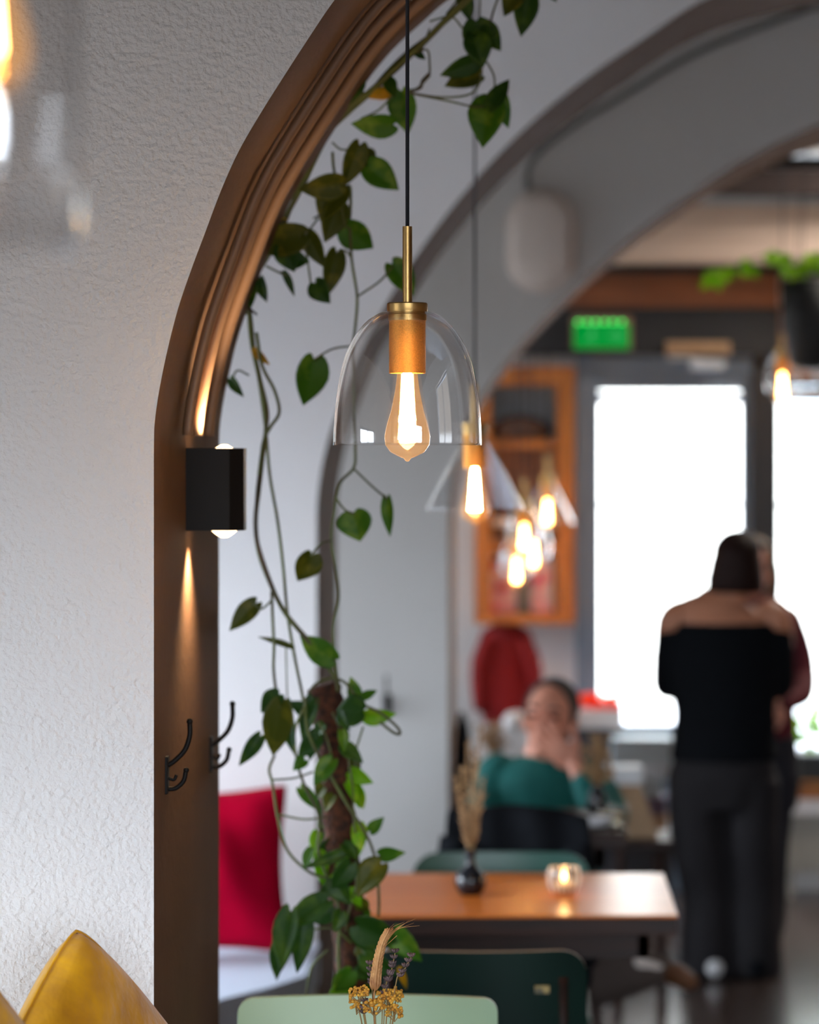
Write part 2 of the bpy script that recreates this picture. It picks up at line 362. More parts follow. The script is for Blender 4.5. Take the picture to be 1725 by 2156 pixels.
def along(A, d, z0, zmax_x, off, extra=None):
    """points of an arch outline pushed off its soffit, from height z0 up to x = zmax_x"""
    pts = [(x, z) for x, z in A if z >= z0 and x <= zmax_x]
    res = []
    for i, (x, z) in enumerate(pts):
        a = pts[max(i - 1, 0)]; b = pts[min(i + 1, len(pts) - 1)]
        t = Vector((b[0] - a[0], 0, b[1] - a[1])).normalized(); n = Vector((t.z, 0, -t.x))
        res.append(Vector((x, d, z)) + n * off)
    return res
# cable pipes along the near arch
for k, (d, off, r) in enumerate([(4.30, .012, .008), (4.42, .012, .009), (4.56, .014, .010)]):
    bm = nb(); pts = along(A1, d, 1.80, .7, off); tube(bm, pts, r, 8)
    tag(link('cable_pipe', bm, M['pipe'], None, True), ['slim cream cable pipe on the arch soffit, the one nearest the plaster wall face', 'cream cable pipe on the near arch soffit, middle of the three', 'thickest cream cable pipe on the near arch soffit, beside the vine'][k], 'pipe', 'pipes running up the near arch')
# conduits on the far arch
bm = nb(); tube(bm, cr([P(*q, 9.57) for q in ((1112, 402), (1112, 370), (1125, 335), (1160, 300), (1230, 250), (1300, 210), (1450, 120), (1600, 58), (1740, 5))], 5), .010, 8)
tag(link('electrical_conduit', bm, M['greypipe'], None, True), 'grey conduit curving from the oval wall light up the shaded far arch wall', 'pipe')

# ------------------------------------------------------------------ back wall, door, window
sB = F / YF
def zb(py, d=YF): return H + (VY - py) * d / F
def xb(px, d=YF): return (px - VX) * d / F
def wbox(bm, px0, py0, px1, py1, y0, y1, bev=0, mi=0):
    d = y0
    box(bm, (xb(px0, d), y0, zb(py1, d)), (xb(px1, d), y1, zb(py0, d)), bev, mi)
bm = nb()
box(bm, (XL, YF, 0), (xb(1216), YF + .15, ZC)); box(bm, (xb(1216), YF, zb(650)), (XR, YF + .15, ZC))
box(bm, (1.9, YF, 0), (XR, YF + .15, zb(650)))
box(bm, (xb(1634), YF, 0), (1.9, YF + .15, zb(1592)))
struct('wall_back', bm, M['plaster'])
# big lintel and post
bm = nb(); wbox(bm, 1085, 648, 1640, 748, YF - .10, YF + .05); struct('trim_1', bm, M['darkframe'])
bm = nb(); box(bm, (xb(1581), YF - .06, 0), (xb(1636), YF + .1, zb(700))); struct('trim_2', bm, M['darkframe'])
bm = nb(); wbox(bm, 1100, 572, 1640, 648, YF - .08, YF); wbox(bm, 1352, 572, 1366, 648, YF - .10, YF - .08)
tag(struct('trim_3', bm, M['brownpanel']), None, None)
bm = nb(); wbox(bm, 1100, 552, 2690, 575, YF - .14, YF - .01); struct('trim_4', bm, M['darkframe'])
bm = nb(); wbox(bm, 1200, 432, 2690, 552, YF - .30, YF - .01); struct('trim_5', bm, M['beam'])
bm = nb(); wbox(bm, 1200, 412, 2690, 430, YF - .34, YF - .01); struct('trim_6', bm, M['alu'])
bm = nb(); wbox(bm, 1200, 355, 2690, 408, YF - .45, YF - .01); struct('trim_7', bm, M['darkbeam'])
bm = nb(); wbox(bm, 1600, 300, 2690, 326, YF - .5, YF - .01); struct('trim_8', bm, M['darkbeam'])
lf = thing('strip_light', 'slim pale strip light under the dark beams at the top right', 'light', (xb(1700), YF - .5, zb(345)))
bm = nb(); box(bm, (-.18, -.03, -.012), (.4, .03, .02), .004); link('light_housing', bm, M['white'], lf)
bm = nb(); box(bm, (-.17, -.025, -.020), (.39, .025, -.010), .003); link('diffuser', bm, emit('dim_strip_diffuser', (.85, .92, 1, 1), .8), lf)
_a = bpy.data.lights.new('rear_fill', 'AREA'); _a.shape = 'RECTANGLE'; _a.size = .3; _a.size_y = .3; _a.energy = 28; _a.color = (1, .90, .78)  # unseen area light without a fixture, added to brighten the rear bay
_ao = bpy.data.objects.new('rear_fill', _a); COL.objects.link(_ao); _ao.location = (1.9, 10.95, 3.15)
# door
dr = thing('door_1', None, None, (xb(1216), YF, 0)); dr['kind'] = 'structure'
ox = xb(1216)
def dbox(bm, px0, py0, px1, py1, y0=-.03, y1=.03): box(bm, (xb(px0) - ox, y0, zb(py1)), (xb(px1) - ox, y1, zb(py0)))
bm = nb(); dbox(bm, 1212, 750, 1250, 1888, -.06, .06); dbox(bm, 1250, 750, 1585, 782, -.06, .06); struct('door_frame', bm, M['frame'], parent=dr)
bm = nb(); dbox(bm, 1250, 782, 1262, 1880); dbox(bm, 1262, 782, 1585, 822); dbox(bm, 1560, 822, 1585, 1880); dbox(bm, 1262, 1525, 1560, 1548); dbox(bm, 1262, 1548, 1560, 1880, -.015, .015)
dbox(bm, 1262, 1060, 1560, 1066, -.01, .01)
struct('door_leaf', bm, M['frame'], parent=dr)
bm = nb(); dbox(bm, 1262, 822, 1560, 1525, -.004, .004); struct('door_pane', bm, M['pane'], parent=dr)
bm = nb(); dbox(bm, 1262, 826, 1560, 850, .03, .06); struct('roller_blind', bm, M['opal'], parent=dr)
# right window
wn = thing('window_5', None, None, (xb(1634), YF, 0)); wn['kind'] = 'structure'; ox = xb(1634)
bm = nb(); dbox(bm, 1634, 800, 2082, 812, -.04, .04); dbox(bm, 1634, 1060, 2082, 1068, -.03, .03); dbox(bm, 1634, 1578, 2082, 1595, -.05, .05); dbox(bm, 1980, 800, 2000, 1590)
struct('window_frame', bm, M['darkframe'], parent=wn)
bm = nb(); dbox(bm, 1634, 812, 2082, 1578, -.004, .004); struct('window_pane', bm, M['pane'], parent=wn)
bm = nb(); dbox(bm, 1634, 814, 2082, 845, .03, .06); struct('roller_blind', bm, M['opal'], parent=wn)
bm = nb(); dbox(bm, 1636, 645, 2082, 800, -.03, .05); struct('window_head_panel', bm, M['clay'], parent=wn)
bm = nb(); dbox(bm, 1634, 1640, 1900, 1668, -.22, 0); struct('window_sill_board', bm, M['pine'], parent=wn)
bm = nb(); dbox(bm, 1634, 1670, 1900, 1700, -.25, -.01); struct('window_ledge', bm, M['white'], parent=wn)
# pale diagonal strut
bm = nb(); tube(bm, [P(1655, 660, 11.5), P(1740, 830, 11.5)], .012, 8); tag(link('diagonal_brace', bm, M['alu'], None, True), 'pale metal brace slanting down beside the hanging planter', 'brace')
# radiator
rd = thing('radiator', 'cream panel radiator below the window ledge at the right edge', 'radiator', (xb(1645, 11.6), 11.6, 0))
bm = nb()
for k in range(22): box(bm, (k * .024, -.03, zb(1835, 11.6)), (k * .024 + .017, .03, zb(1712, 11.6)), .004)
box(bm, (0, -.02, zb(1830, 11.6)), (.52, .02, zb(1716, 11.6))); link('panel', bm, M['rad'], rd)
for fx_ in (.03, .46): bm = nb(); box(bm, (fx_, -.02, 0), (fx_ + .02, .02, zb(1830, 11.6))); link('foot', bm, M['rad'], rd)
bm = nb(); tube(bm, [(-.01, 0, zb(1822, 11.6)), (-.03, 0, zb(1822, 11.6)), (-.03, 0, .0)], .008, 8); link('supply_pipe', bm, M['rad'], rd)
# exit sign
ex = thing('exit_sign', 'green lit emergency exit sign above the door', 'sign', (xb(1267, 11.67), 11.67, zb(705, 11.67)))
bm = nb(); box(bm, (-.122, -.02, -.060), (.122, .03, .075), .008); link('housing', bm, M['clay'], ex)
bm = nb(); box(bm, (-.112, -.026, -.058), (.112, -.019, .044), .002); link('sign_face', bm, M['exit'], ex)
for k in range(6): bm = nb(); box(bm, (-.1 + k * .035, -.030, .046), (-.088 + k * .035, -.020, .054)); link('led', bm, M['led'], ex)
# running figure and arrow on the sign, white
bm = nb(); ball(bm, (-.035, -.028, .026), (.008, .003, .008)); 
tube(bm, [(-.035, -.028, .016), (-.045, -.028, -.008)], .006, 6); tube(bm, [(-.045, -.028, -.008), (-.03, -.028, -.022), (-.036, -.028, -.04)], .004, 6)
tube(bm, [(-.045, -.028, -.008), (-.058, -.028, -.022), (-.072, -.028, -.022)], .004, 6); tube(bm, [(-.036, -.028, .012), (-.018, -.028, .0)], .003, 6)
link('running_figure', bm, emit('sign_pictogram', (.1, .8, .22, 1), .4), ex)
bm = nb(); tube(bm, [(.01, -.028, -.006), (.085, -.028, -.006)], .005, 6); tube(bm, [(.055, -.028, -.03), (.085, -.028, -.006), (.055, -.028, .018)], .005, 6)
link('arrow', bm, emit('sign_arrow', (.1, .8, .22, 1), .4), ex)
# door sign plate
pl = thing('door_plate', 'beige plate fixed to the dark lintel right of the exit sign', 'plate', (xb(1470, 11.68), 11.68, zb(733, 11.68)))
bm = nb(); box(bm, (-.13, -.01, -.026), (.13, .015, .026), .004); link('plate_body', bm, M['kraft'], pl)
bm = nb(); box(bm, (-.12, -.014, -.004), (.12, -.010, .004)); link('plate_stripe', bm, M['wornwood'], pl)
# bar heater / door closer
dc = thing('door_closer', 'pale door closer on the top rail of the glazed door', 'door closer', (xb(1490, 11.7), 11.7, zb(768, 11.7)))
bm = nb(); box(bm, (-.07, -.03, -.018), (.07, .03, .018), .006); link('body', bm, M['alu'], dc)
bm = nb(); tube(bm, [(.05, 0, .02), (-.16, -.04, .025)], .006, 6); link('arm', bm, M['alu'], dc)

# exterior
bm = nb(); box(bm, (-14, YF + .25, -.25), (22, 32, -.12)); tag(struct('ground_street', bm, M['pave']), None, None)
fc = thing('building_facade', 'washed out pale facade across the street, seen through the door', 'building', (2, 22, 0))
bm = nb(); box(bm, (-14, 0, -.12), (18, 1.0, 13)); link('wall', bm, M['facade'], fc)
for k in range(-3, 5):
    for zz in (1.2, 4.8, 8.4):
        bm = nb(); box(bm, (k * 3.2, -.04, zz), (k * 3.2 + 1.2, .05, zz + 1.9)); link('window', bm, M['paleblue'], fc)

# ------------------------------------------------------------------ pine cabinet and things on the back wall
dC = 11.55
cb = thing('pine_cabinet', 'orange pine wall cabinet with open frames left of the door', 'cabinet', (xb(1105, dC), dC, 0)); ox = xb(1105, dC)
def cbox(bm, px0, py0, px1, py1, y0, y1, bev=0): box(bm, (xb(px0, dC) - ox, y0, zb(py1, dC)), (xb(px1, dC) - ox, y1, zb(py0, dC)), bev)
bm = nb(); cbox(bm, 1000, 812.2, 1034, 1291.8, -.03, .24); cbox(bm, 1172, 812.2, 1210, 1291.8, -.03, .24); cbox(bm, 1000, 772, 1210, 812, -.03, .24); cbox(bm, 1000, 1292, 1210, 1312, -.06, .24); link('carcass', bm, M['pine'], cb)
bm = nb(); cbox(bm, 1034, 925, 1172, 945, -.02, .24); link('shelf', bm, M['pine'], cb)
bm = nb(); cbox(bm, 1034, 1142, 1172, 1165, -.02, .24); link('shelf', bm, M['pine'], cb)
bm = nb(); cbox(bm, 1034, 945, 1172, 1142, .16, .23); link('back_panel', bm, M['clay'], cb)
bm = nb(); cbox(bm, 1034, 812, 1172, 925, .2, .23); link('back_panel', bm, M['paleblue'], cb)
bm = nb(); cbox(bm, 1034, 1165, 1172, 1292, .2, .23); link('back_panel', bm, M['paleblue'], cb)
# basket on the top shelf
bm = nb(); c = P(1095, 924, dC + .08)
lathe(bm, [(0, 0), (.10, 0), (.13, .02), (.125, .05), (.07, .085), (0, .10)], c, 24)
tag(link('woven_basket', bm, M['basket'], None, True), 'dark brown woven domed basket on the cabinet top shelf', 'basket')
bm = nb(); c = P(1070, 885, dC + .1)
box(bm, c + Vector((-.03, -.02, -.02)), c + Vector((.12, .02, .03)), .01)
# folded cloth instead on the middle shelf
bm.free()
for k, (py, mt, lb) in enumerate(((1141, 'clay', 'lowest folded brown cloth on the middle shelf of the pine cabinet'), (1124, 'basket', 'dark brown folded cloth in the middle of the pine cabinet pile'), (1107, 'opal', 'pale folded cloth topmost in the pine cabinet pile'))):
    bm = nb(); c = P(1100, py, dC + .06); box(bm, c + Vector((-.12, -.06, 0)), c + Vector((.12, .06, .030)), .010)
    tag(link('folded_cloth', bm, M[mt]), lb, 'cloth', 'folded cloths in the pine cabinet')
# magazines
for k, (px, mt, lb, wd) in enumerate(((1060, 'magred', 'red printed magazine at the left of the cabinet bottom shelf', .048), (1098, 'magblack', 'black and grey magazine in the middle of the cabinet bottom shelf', .04), (1135, 'magpink', 'pink and white magazine at the right of the cabinet bottom shelf', .05))):
    mg = thing('magazine', lb, 'magazine', P(px, 1291, dC + .05 + .012 * k), 0, 'magazines on the cabinet bottom shelf')
    bm = nb(); box(bm, (-wd, -.004, 0), (wd, .004, .215), .002); link('cover', bm, M[mt], mg)
    bm = nb(); box(bm, (-wd + .004, -.003, .002), (wd + .003, .003, .212)); link('pages', bm, M['white'], mg)
# red coat under the cabinet
ct = thing('hanging_coat', 'deep red coat hanging below the pine cabinet', 'coat', P(1066, 1320, 11.6))
bm = nb(); tube(bm, cr([(0, 0, .02), (0, .0, -.04), (.002, -.0, -.12), (.0, 0, -.22), (-.004, 0, -.33), (-.01, 0, -.39)], 4), 0, 14, ell=[(a, b) for a, b in zip([.03, .06, .085, .10, .106, .11, .112, .114, .116, .118, .12, .12, .118, .115, .112, .11, .105, .10, .09, .085, .08], [.03, .04, .05, .05, .055, .055, .055, .06, .06, .06, .06, .06, .06, .06, .06, .06, .06, .06, .055, .05, .05])], up=(1, 0, 0))
link('coat_body', bm, M['redcoat'], ct, True)
bm = nb(); tube(bm, cr([(.07, -.03, -.05), (.11, -.04, -.15), (.115, -.03, -.24)], 4), [.035] * 4 + [.032] * 5, 10); link('sleeve', bm, M['redcoat'], ct, True)
bm = nb(); tube(bm, cr([(-.07, -.03, -.05), (-.11, -.04, -.17), (-.10, -.03, -.33)], 4), [.035] * 4 + [.03] * 5, 10); link('sleeve', bm, M['redcoat'], ct, True)
bm = nb(); tube(bm, [(0, .18, .03), (0, .0, .03), (0, -.03, .05)], .006, 6); link('peg', bm, M['black'], ct, True)
# dark jacket on the far pier
bm = nb(); tube(bm, [P(972, 1500, 9.72), P(974, 1530, 9.72), P(976, 1600, 9.72), P(978, 1700, 9.72), P(978, 1790, 9.72)], 0, 12, ell=[(.010, .03), (.022, .06), (.032, .09), (.036, .1), (.034, .1)], up=(1, 0, 0))
tag(link('hanging_jacket', bm, M['blackcloth'], None, True), 'narrow black jacket hanging on the far pier beside the dried grass', 'jacket')

# oval wall light
ol = thing('oval_wall_light', 'oval opal bulkhead light on the shaded far arch wall', 'wall light', P(1141, 508, D3 - .0))
def stad(bm, w_, h_, y0, y1, inset=0, n=12):
    r = w_ - inset; hh = h_ - w_
    ring = [(r * math.cos(a), r * math.sin(a) + (hh if a <= math.pi else -hh)) for a in [2 * math.pi * k / (4 * n) + .001 for k in range(4 * n)]]
    return ring
def stad_solid(name, layers, m_, par):
    bm = nb(); prev = None
    for (w_, h_, y) in layers:
        vs = [bm.verts.new((x, y, z)) for x, z in stad(bm, w_, h_, 0, 0)]
        if prev:
            for k in range(len(vs)): bm.faces.new((prev[k], prev[(k + 1) % len(vs)], vs[(k + 1) % len(vs)], vs[k]))
        else: bm.faces.new(vs[::-1])
        prev = vs
    bm.faces.new(prev); return link(name, bm, m_, par, True)
stad_solid('base', [(.120, .174, -.001), (.120, .174, -.035), (.112, .166, -.045)], M['opal'], ol)
stad_solid('diffuser', [(.102, .156, -.044), (.102, .156, -.065), (.09, .144, -.082), (.06, .11, -.09)], M['opal'], ol)
bm = nb(); tube(bm, [(-.045, -.02, .17), (-.045, -.02, .19)], .012, 8); link('cable_gland', bm, M['greypipe'], ol)

# ------------------------------------------------------------------ coat hooks
def coat_hook(label, loc, rz, sc=1.0, group='black iron coat hooks'):
    t = thing('coat_hook', label, 'hook', loc, rz, group)
    bm = nb(); box(bm, (-.010, -.003, -.026), (.010, .0015, .022), .0012)
    link('back_plate', bm, M['black'], t)
    bm = nb(); tube(bm, cr([(0, -.002, .010), (0, -.012, .017), (0, -.024, .030), (0, -.030, .048), (0, -.030, .064)], 5), .0032, 8); ball(bm, (0, -.030, .066), .0042)
    link('upper_prong', bm, M['black'], t, True)
    bm = nb(); tube(bm, cr([(0, -.002, -.020), (0, -.012, -.019), (0, -.022, -.010), (0, -.025, .002)], 5), .003, 8); ball(bm, (0, -.0255, .004), .0038)
    tube(bm, cr([(0, -.002, -.006), (0, -.010, -.008), (0, -.013, -.002)], 4), .0022, 6)
    link('lower_prong', bm, M['black'], t, True)
    t.scale = (sc, sc, sc); return t
x1 = A1[0][0]
coat_hook('nearer black iron coat hook on the brown arch reveal', (x1 + .0005, 4.135, 1.323), math.pi / 2, 1.12)
coat_hook('further black iron coat hook at the back edge of the arch reveal', (x1 + .0005, 4.72, 1.292), math.pi / 2, 1.2)
coat_hook('faint black coat hook on the white face of the far pier', P(815, 1480, D3 - .003), 0, 1.35)

# ------------------------------------------------------------------ wall sconce on the near arch
sc = thing('wall_sconce', 'black box up and down wall light on the brown arch reveal', 'wall light', (x1, 4.42, 1.725))
bm = nb()
# open box shell: four sides
w2, pr, h2, t = .040, .086, .0625, .0035
pts2 = [(-.0, -w2), (pr - .02, -w2), (pr, -w2 + .02), (pr, w2 - .02), (pr - .02, w2), (0, w2)]
for (a, b) in zip(pts2, pts2[1:] + pts2[:1]):
    na = (a[0] * .92 + .002, a[1] * .9); nbb = (b[0] * .92 + .002, b[1] * .9)
    vs = [[bm.verts.new((p[0], p[1], z)) for p in (a, b, nbb, na)] for z in (-h2, h2)]
    for k in range(4): bm.faces.new((vs[0][k], vs[0][(k + 1) % 4], vs[1][(k + 1) % 4], vs[1][k]))
    bm.faces.new(vs[0][::-1]); bm.faces.new(vs[1])
link('housing', bm, M['black'], sc)
bm = nb(); box(bm, (-.0, -.03, -.05), (.006, .03, .05)); link('mounting_plate', bm, M['black'], sc)
for sgn, nm in ((1, 'upper'), (-1, 'lower')):
    bm = nb(); zl = h2 - .010 if sgn > 0 else h2 - .004
    lathe(bm, [(0, -sgn * .004), (.022, 0), (.023, sgn * .002), (.012, sgn * .011), (.005, sgn * .015), (0, sgn * .0155)], (.054, 0, sgn * zl), 20)
    link('lens', bm, M['lens'], sc, True)
    l = bpy.data.lights.new('sconce_beam', 'SPOT'); l.energy = 10.0; l.color = (1, .66, .36); l.spot_size = math.radians(112); l.spot_blend = 1.0; l.shadow_soft_size = .012
    lo = bpy.data.objects.new('sconce_beam', l); COL.objects.link(lo); lo.location = (x1 + .030, 4.41, 1.725 + sgn * (h2 + .020))
    lo.rotation_euler = (math.pi if sgn > 0 else 0, 0, 0)
    if sgn > 0: lo.rotation_euler = (math.pi, math.radians(6), 0)
    else: lo.rotation_euler = (0, math.radians(12), 0)

# ------------------------------------------------------------------ pendants
def soffit_top(x, y):
    for A, a, b in ((A1, D1, D1b), (A2, D2, D2b), (A3, D3, D3b)):
        if a <= y <= b:
            zz = [z for xx, z in A if abs(xx - x) < .04 and z > .1]
            return max(zz) if zz else ZC
    return ZC
def bulb_parts(t, zb_, detail=True, mat_f='filament'):
    """zb_: height of bulb neck (local); bulb hangs down from it, total .118"""
    prof = [(.0135, .0), (.0140, -.012), (.0165, -.03), (.0215, -.055), (.0275, -.075), (.0305, -.09), (.0295, -.101), (.023, -.1105), (.013, -.116), (.005, -.119), (.002, -.123), (0, -.1235)]
    bm = nb(); lathe(bm, prof, (0, 0, zb_), 32 if detail else 16)
    b = link('bulb', bm, M['bulbglass'], t, True)
    bm = nb(); n = 9 if detail else 6
    for k in range(n):
        a = 2 * math.pi * k / n; a2 = a + math.pi / n
        tube(bm, [(.0045 * math.cos(a), .0045 * math.sin(a), zb_ - .012), (.0105 * math.cos(a), .0105 * math.sin(a), zb_ - .092), (.0105 * math.cos(a2), .0105 * math.sin(a2), zb_ - .094), (.0045 * math.cos(a2), .0045 * math.sin(a2), zb_ - .014)], .0022, 6)
    tube(bm, [(0, 0, zb_), (0, 0, zb_ - .09)], [.006, .003], 8)
    link('filament', bm, M[mat_f], b, True)
    return b
def glow(o, loc, e):
    l = bpy.data.lights.new('bulb_glow', 'POINT'); l.energy = e; l.color = (1, .60, .28); l.shadow_soft_size = .012
    lo = bpy.data.objects.new('bulb_glow', l); COL.objects.link(lo); lo.location = loc
def pendant(label, px, tip_py, d, kind, detail=False, e=2.0, rod=.102, cr_=.066, far=False):
    tip = P(px, tip_py, d)
    t = thing('pendant_lamp', label, 'pendant lamp', tip, 0, 'brass pendant lamps in a row over the tables')
    zn = .1235          # neck height above the tip
    n = 40 if detail else 20
    bm = nb(); lathe(bm, [(0, zn - .002), (.0225, zn - .002), (.0228, zn - .006), (.0243, zn - .006), (.0243, zn + .002), (.0243, zn + .056), (.0243, zn + .066), (0, zn + .066)], n=n)
    link('socket', bm, M['knurl'], t, True).modifiers.new('es', 'EDGE_SPLIT')
    bm = nb(); lathe(bm, [(0, zn + .064), (.0255, zn + .064), (.0255, zn + .072), (.0235, zn + .073), (.0235, zn + .076), (.0265, zn + .076), (.0270, zn + .078), (.0270, zn + .086), (.0258, zn + .0875), (0, zn + .0875)], n=n)
    link('cap', bm, M['brass'], t, True).modifiers.new('es', 'EDGE_SPLIT')
    bm = nb(); lathe(bm, [(0, zn + .087), (.0064, zn + .087), (.0064, zn + .087 + rod), (0, zn + .087 + rod)], n=16)
    link('rod', bm, M['brass'], t, True).modifiers.new('es', 'EDGE_SPLIT')
    top = soffit_top(tip.x, d) - tip.z
    bm = nb(); tube(bm, [(0, 0, zn + .087 + rod), (.0, 0, top)], .0026, 8); link('cord', bm, M['cord'], t, True)
    bm = nb(); lathe(bm, [(0, top - .03), (.045, top - .03), (.05, top - .024), (.05, top), (0, top)], n=20); link('ceiling_rose', bm, M['brass'], t, True)
    b = bulb_parts(t, zn, detail, 'filament' if detail and not far else 'filament_far')
    th = .0016
    if kind == 'dome':
        o_ = [(.0255, zn + .0765), (.038, zn + .0735), (.055, zn + .062), (.070, zn + .043), (.0825, zn + .018), (.0905, zn - .012), (.0955, zn - .045), (.0980, zn - .078), (.0985, zn - .1015)]
    elif kind == 'cone':
        o_ = [(.0255, zn + .055), (.030, zn + .050), (.066, zn - .018), (.1005, zn - .088), (.102, zn - .092)]
    elif kind == 'cylinder':
        o_ = [(.0255, zn + .076), (cr_ * .76, zn + .074), (cr_ * .94, zn + .066), (cr_, zn + .05), (cr_, zn - .21)]
    else:
        o_ = [(.0255, zn + .07), (.045, zn + .05), (.062, zn + .01), (.066, zn - .03), (.058, zn - .07)]
    o2 = [tuple(v) for v in [(p.x, p.z) for p in cr([(r, 0, z) for r, z in o_], 5)]] if kind != 'cone' else o_
    inner = [(max(r - th, .001), z - (th if i < len(o2) - 1 else 0)) for i, (r, z) in enumerate(o2)]
    bm = nb(); lathe(bm, o2 + inner[::-1], n=64 if detail else 32)
    link('glass_shade', bm, M['glass'], t, True)
    glow(t, tip + Vector((0, 0, .045)), e)
    return t
pendant('sharp clear glass dome pendant on a brass rod, nearest whole lamp in the centre', 858, 972, 3.85, 'dome', True, 9.0)
pendant('clear glass cone pendant just behind and right of the central dome lamp', 1000, 1105, 6.0, 'cone', True, 2.0, rod=.08)
pendant('blurred glass cylinder pendant cut off at the top left corner', -45, 215, 1.7, 'cylinder', True, 2.5, cr_=.059, far=True)
pendant('small glowing pendant below right of the cone lamp, left and lower of that pair', 1104, 1172, 10.8, 'globe', False, 1.2, rod=.08)
pendant('blurred pendant with clear cone shade in front of the pine cabinet edge', 1153, 1117, 11.2, 'cone', False, 1.2, rod=.08)
pendant('lowest faint glowing pendant in front of the magazines', 1088, 1240, 11.12, 'globe', False, .7, rod=.06)
pendant('faint pendant right beside the lowest glowing one, before the magazines', 1124, 1206, 10.98, 'globe', False, .7, rod=.06)
pendant('small orange pendant at the top of the right hand window', 1648, 852, 11.1, 'globe', False, .7, rod=.06)

# ------------------------------------------------------------------ chairs
def rpanel(bm, w_, h_, r, thick, curve, z0, y0=0, lean=0, n=14, mi=0):
    """rounded curved panel: width w_, from z0 to z0+h_"""
    def inside(u):   # u in -1..1 -> x ; z range with rounded corners
        x = u * w_ / 2; ex = abs(x) - (w_ / 2 - r)
        dz = 0 if ex <= 0 else r - math.sqrt(max(r * r - ex * ex, 0))
        return x, dz
    us = [math.sin(math.pi / 2 * k / n) for k in range(-n, n + 1)]
    F_, B_ = [], []
    for u in us:
        x, dz = inside(u); yc = curve * (u * u)
        rowf, rowb = [], []
        for j in range(7):
            q = j / 6; z = z0 + dz + (h_ - 2 * dz) * q
            yy = y0 - yc + lean * (z - z0)
            rowf.append(bm.verts.new((x, yy - thick / 2, z))); rowb.append(bm.verts.new((x, yy + thick / 2, z)))
        F_.append(rowf); B_.append(rowb)
    m_ = len(us)
    def qd(a, b, c, d, e=0):
        try: f = bm.faces.new((a, b, c, d)); f.material_index = e
        except ValueError: pass
    for i in range(m_ - 1):
        for j in range(6):
            qd(F_[i][j], F_[i + 1][j], F_[i + 1][j + 1], F_[i][j + 1]); qd(B_[i][j], B_[i][j + 1], B_[i + 1][j + 1], B_[i + 1][j])
        qd(F_[i][0], B_[i][0], B_[i + 1][0], F_[i + 1][0], mi); qd(F_[i][6], F_[i + 1][6], B_[i + 1][6], B_[i][6], mi)
    for j in range(6):
        qd(F_[0][j], F_[0][j + 1], B_[0][j + 1], B_[0][j], mi); qd(F_[-1][j], B_[-1][j], B_[-1][j + 1], F_[-1][j + 1], mi)
def chair(label, loc, rz, wd, top, paint, legm, edge=None, panel_h=.27, group='painted plywood cafe chairs', plaque=False, r=.05):
    """local: front of the seat towards -y, backrest at y=0"""
    t = thing('cafe_chair', label, 'chair', loc, rz, group)
    bm = nb(); rpanel(bm, wd, panel_h, r, .014, .035, top - panel_h, .01, .12, mi=1); link('backrest', bm, [paint, edge or paint], t, True).modifiers.new('es', 'EDGE_SPLIT')
    bm = nb(); box(bm, (-wd / 2 + .005, -.40, .435), (wd / 2 - .005, -.015, .455), .009); link('seat', bm, paint, t)
    for sx in (-1, 1):
        x = sx * (wd / 2 - .045)
        bm = nb(); tube(bm, [(x, -.02, 0), (x, -.03, .44), (x, -.012, .6), (x, .022, top - .05)], [.014, .016, .013, .010], 10); link('leg', bm, legm, t, True)
        bm = nb(); tube(bm, [(x * 1.05, -.385, 0), (x * .98, -.36, .437)], [.012, .016], 10); link('leg', bm, legm, t, True)
    bm = nb()
    for y in (-.36, -.035): box(bm, (-wd / 2 + .05, y - .008, .395), (wd / 2 - .05, y + .008, .436))
    for sx in (-1, 1): box(bm, (sx * (wd / 2 - .045) - .008, -.36, .395), (sx * (wd / 2 - .045) + .008, -.035, .436))
    link('seat_frame', bm, legm, t)
    if plaque:
        zz = top - .07; bm = nb(); box(bm, (-.135, .035, zz - .008), (-.108, .042, zz + .006)); link('maker_plate', bm, M['gold'], t)
    return t
sM = F / 4.6
chair('mint green chair back at the bottom centre behind the dried flowers', ((774 - VX) / sM, 4.6, 0), 0, 548 / sM, .912 - .0, M['mint'], M['mint'], M['mint'], .30, r=.022)
sD = F / 5.4
chair('dark green chair with worn top edge on the near side of the wooden table', ((1004 - VX) / sD, 5.4, 0), math.pi, 464 / sD, 1.78 - (1995 - VY) / sD, M['dgreen'], M['darkwood'], M['wornwood'], .30, plaque=True, r=.05)
sT = F / 7.2
chair('teal green chair on the far side of the wooden table', ((1055 - VX) / sT, 7.2, 0), 0, 374 / sT, 1.78 - (1798 - VY) / sT, M['teal'], M['teal'], M['teal'], .25, r=.06)
jc = chair('dark wooden chair under a black jacket at the bearded wall table', ((1092 - VX) / (F / 7.46), 7.46, 0), math.pi, .30, .84, M['darkwood'], M['darkwood'], None, .28, r=.04)
jc['label'] = 'dark wooden chair under a draped black jacket in front of the seated man'
jk = thing('draped_jacket', 'black jacket draped over the chair back before the man in teal', 'jacket', ((1092 - VX) / (F / 7.46), 7.46, 0))
bm = nb()
prof = [(-.085, .42), (-.085, .60), (-.09, .80), (-.065, .878), (.02, .885), (.055, .82), (.06, .65), (.065, .48)]
nx = 16; rows = []
for i in range(nx + 1):
    u = i / nx * 2 - 1
    rows.append([bm.verts.new((u * .19 * (1 + .04 * math.sin(z * 20)), y - .012 * math.cos(u * 9 + z * 12), z - .02 * max(u, 0) ** 2 * (1 if z > .7 else 0) - .012 * abs(u))) for y, z in prof])
for i in range(nx):
    for j in range(len(prof) - 1): bm.faces.new((rows[i][j], rows[i + 1][j], rows[i + 1][j + 1], rows[i][j + 1]))
jb = link('jacket_body', bm, M['blackcloth'], jk, True)
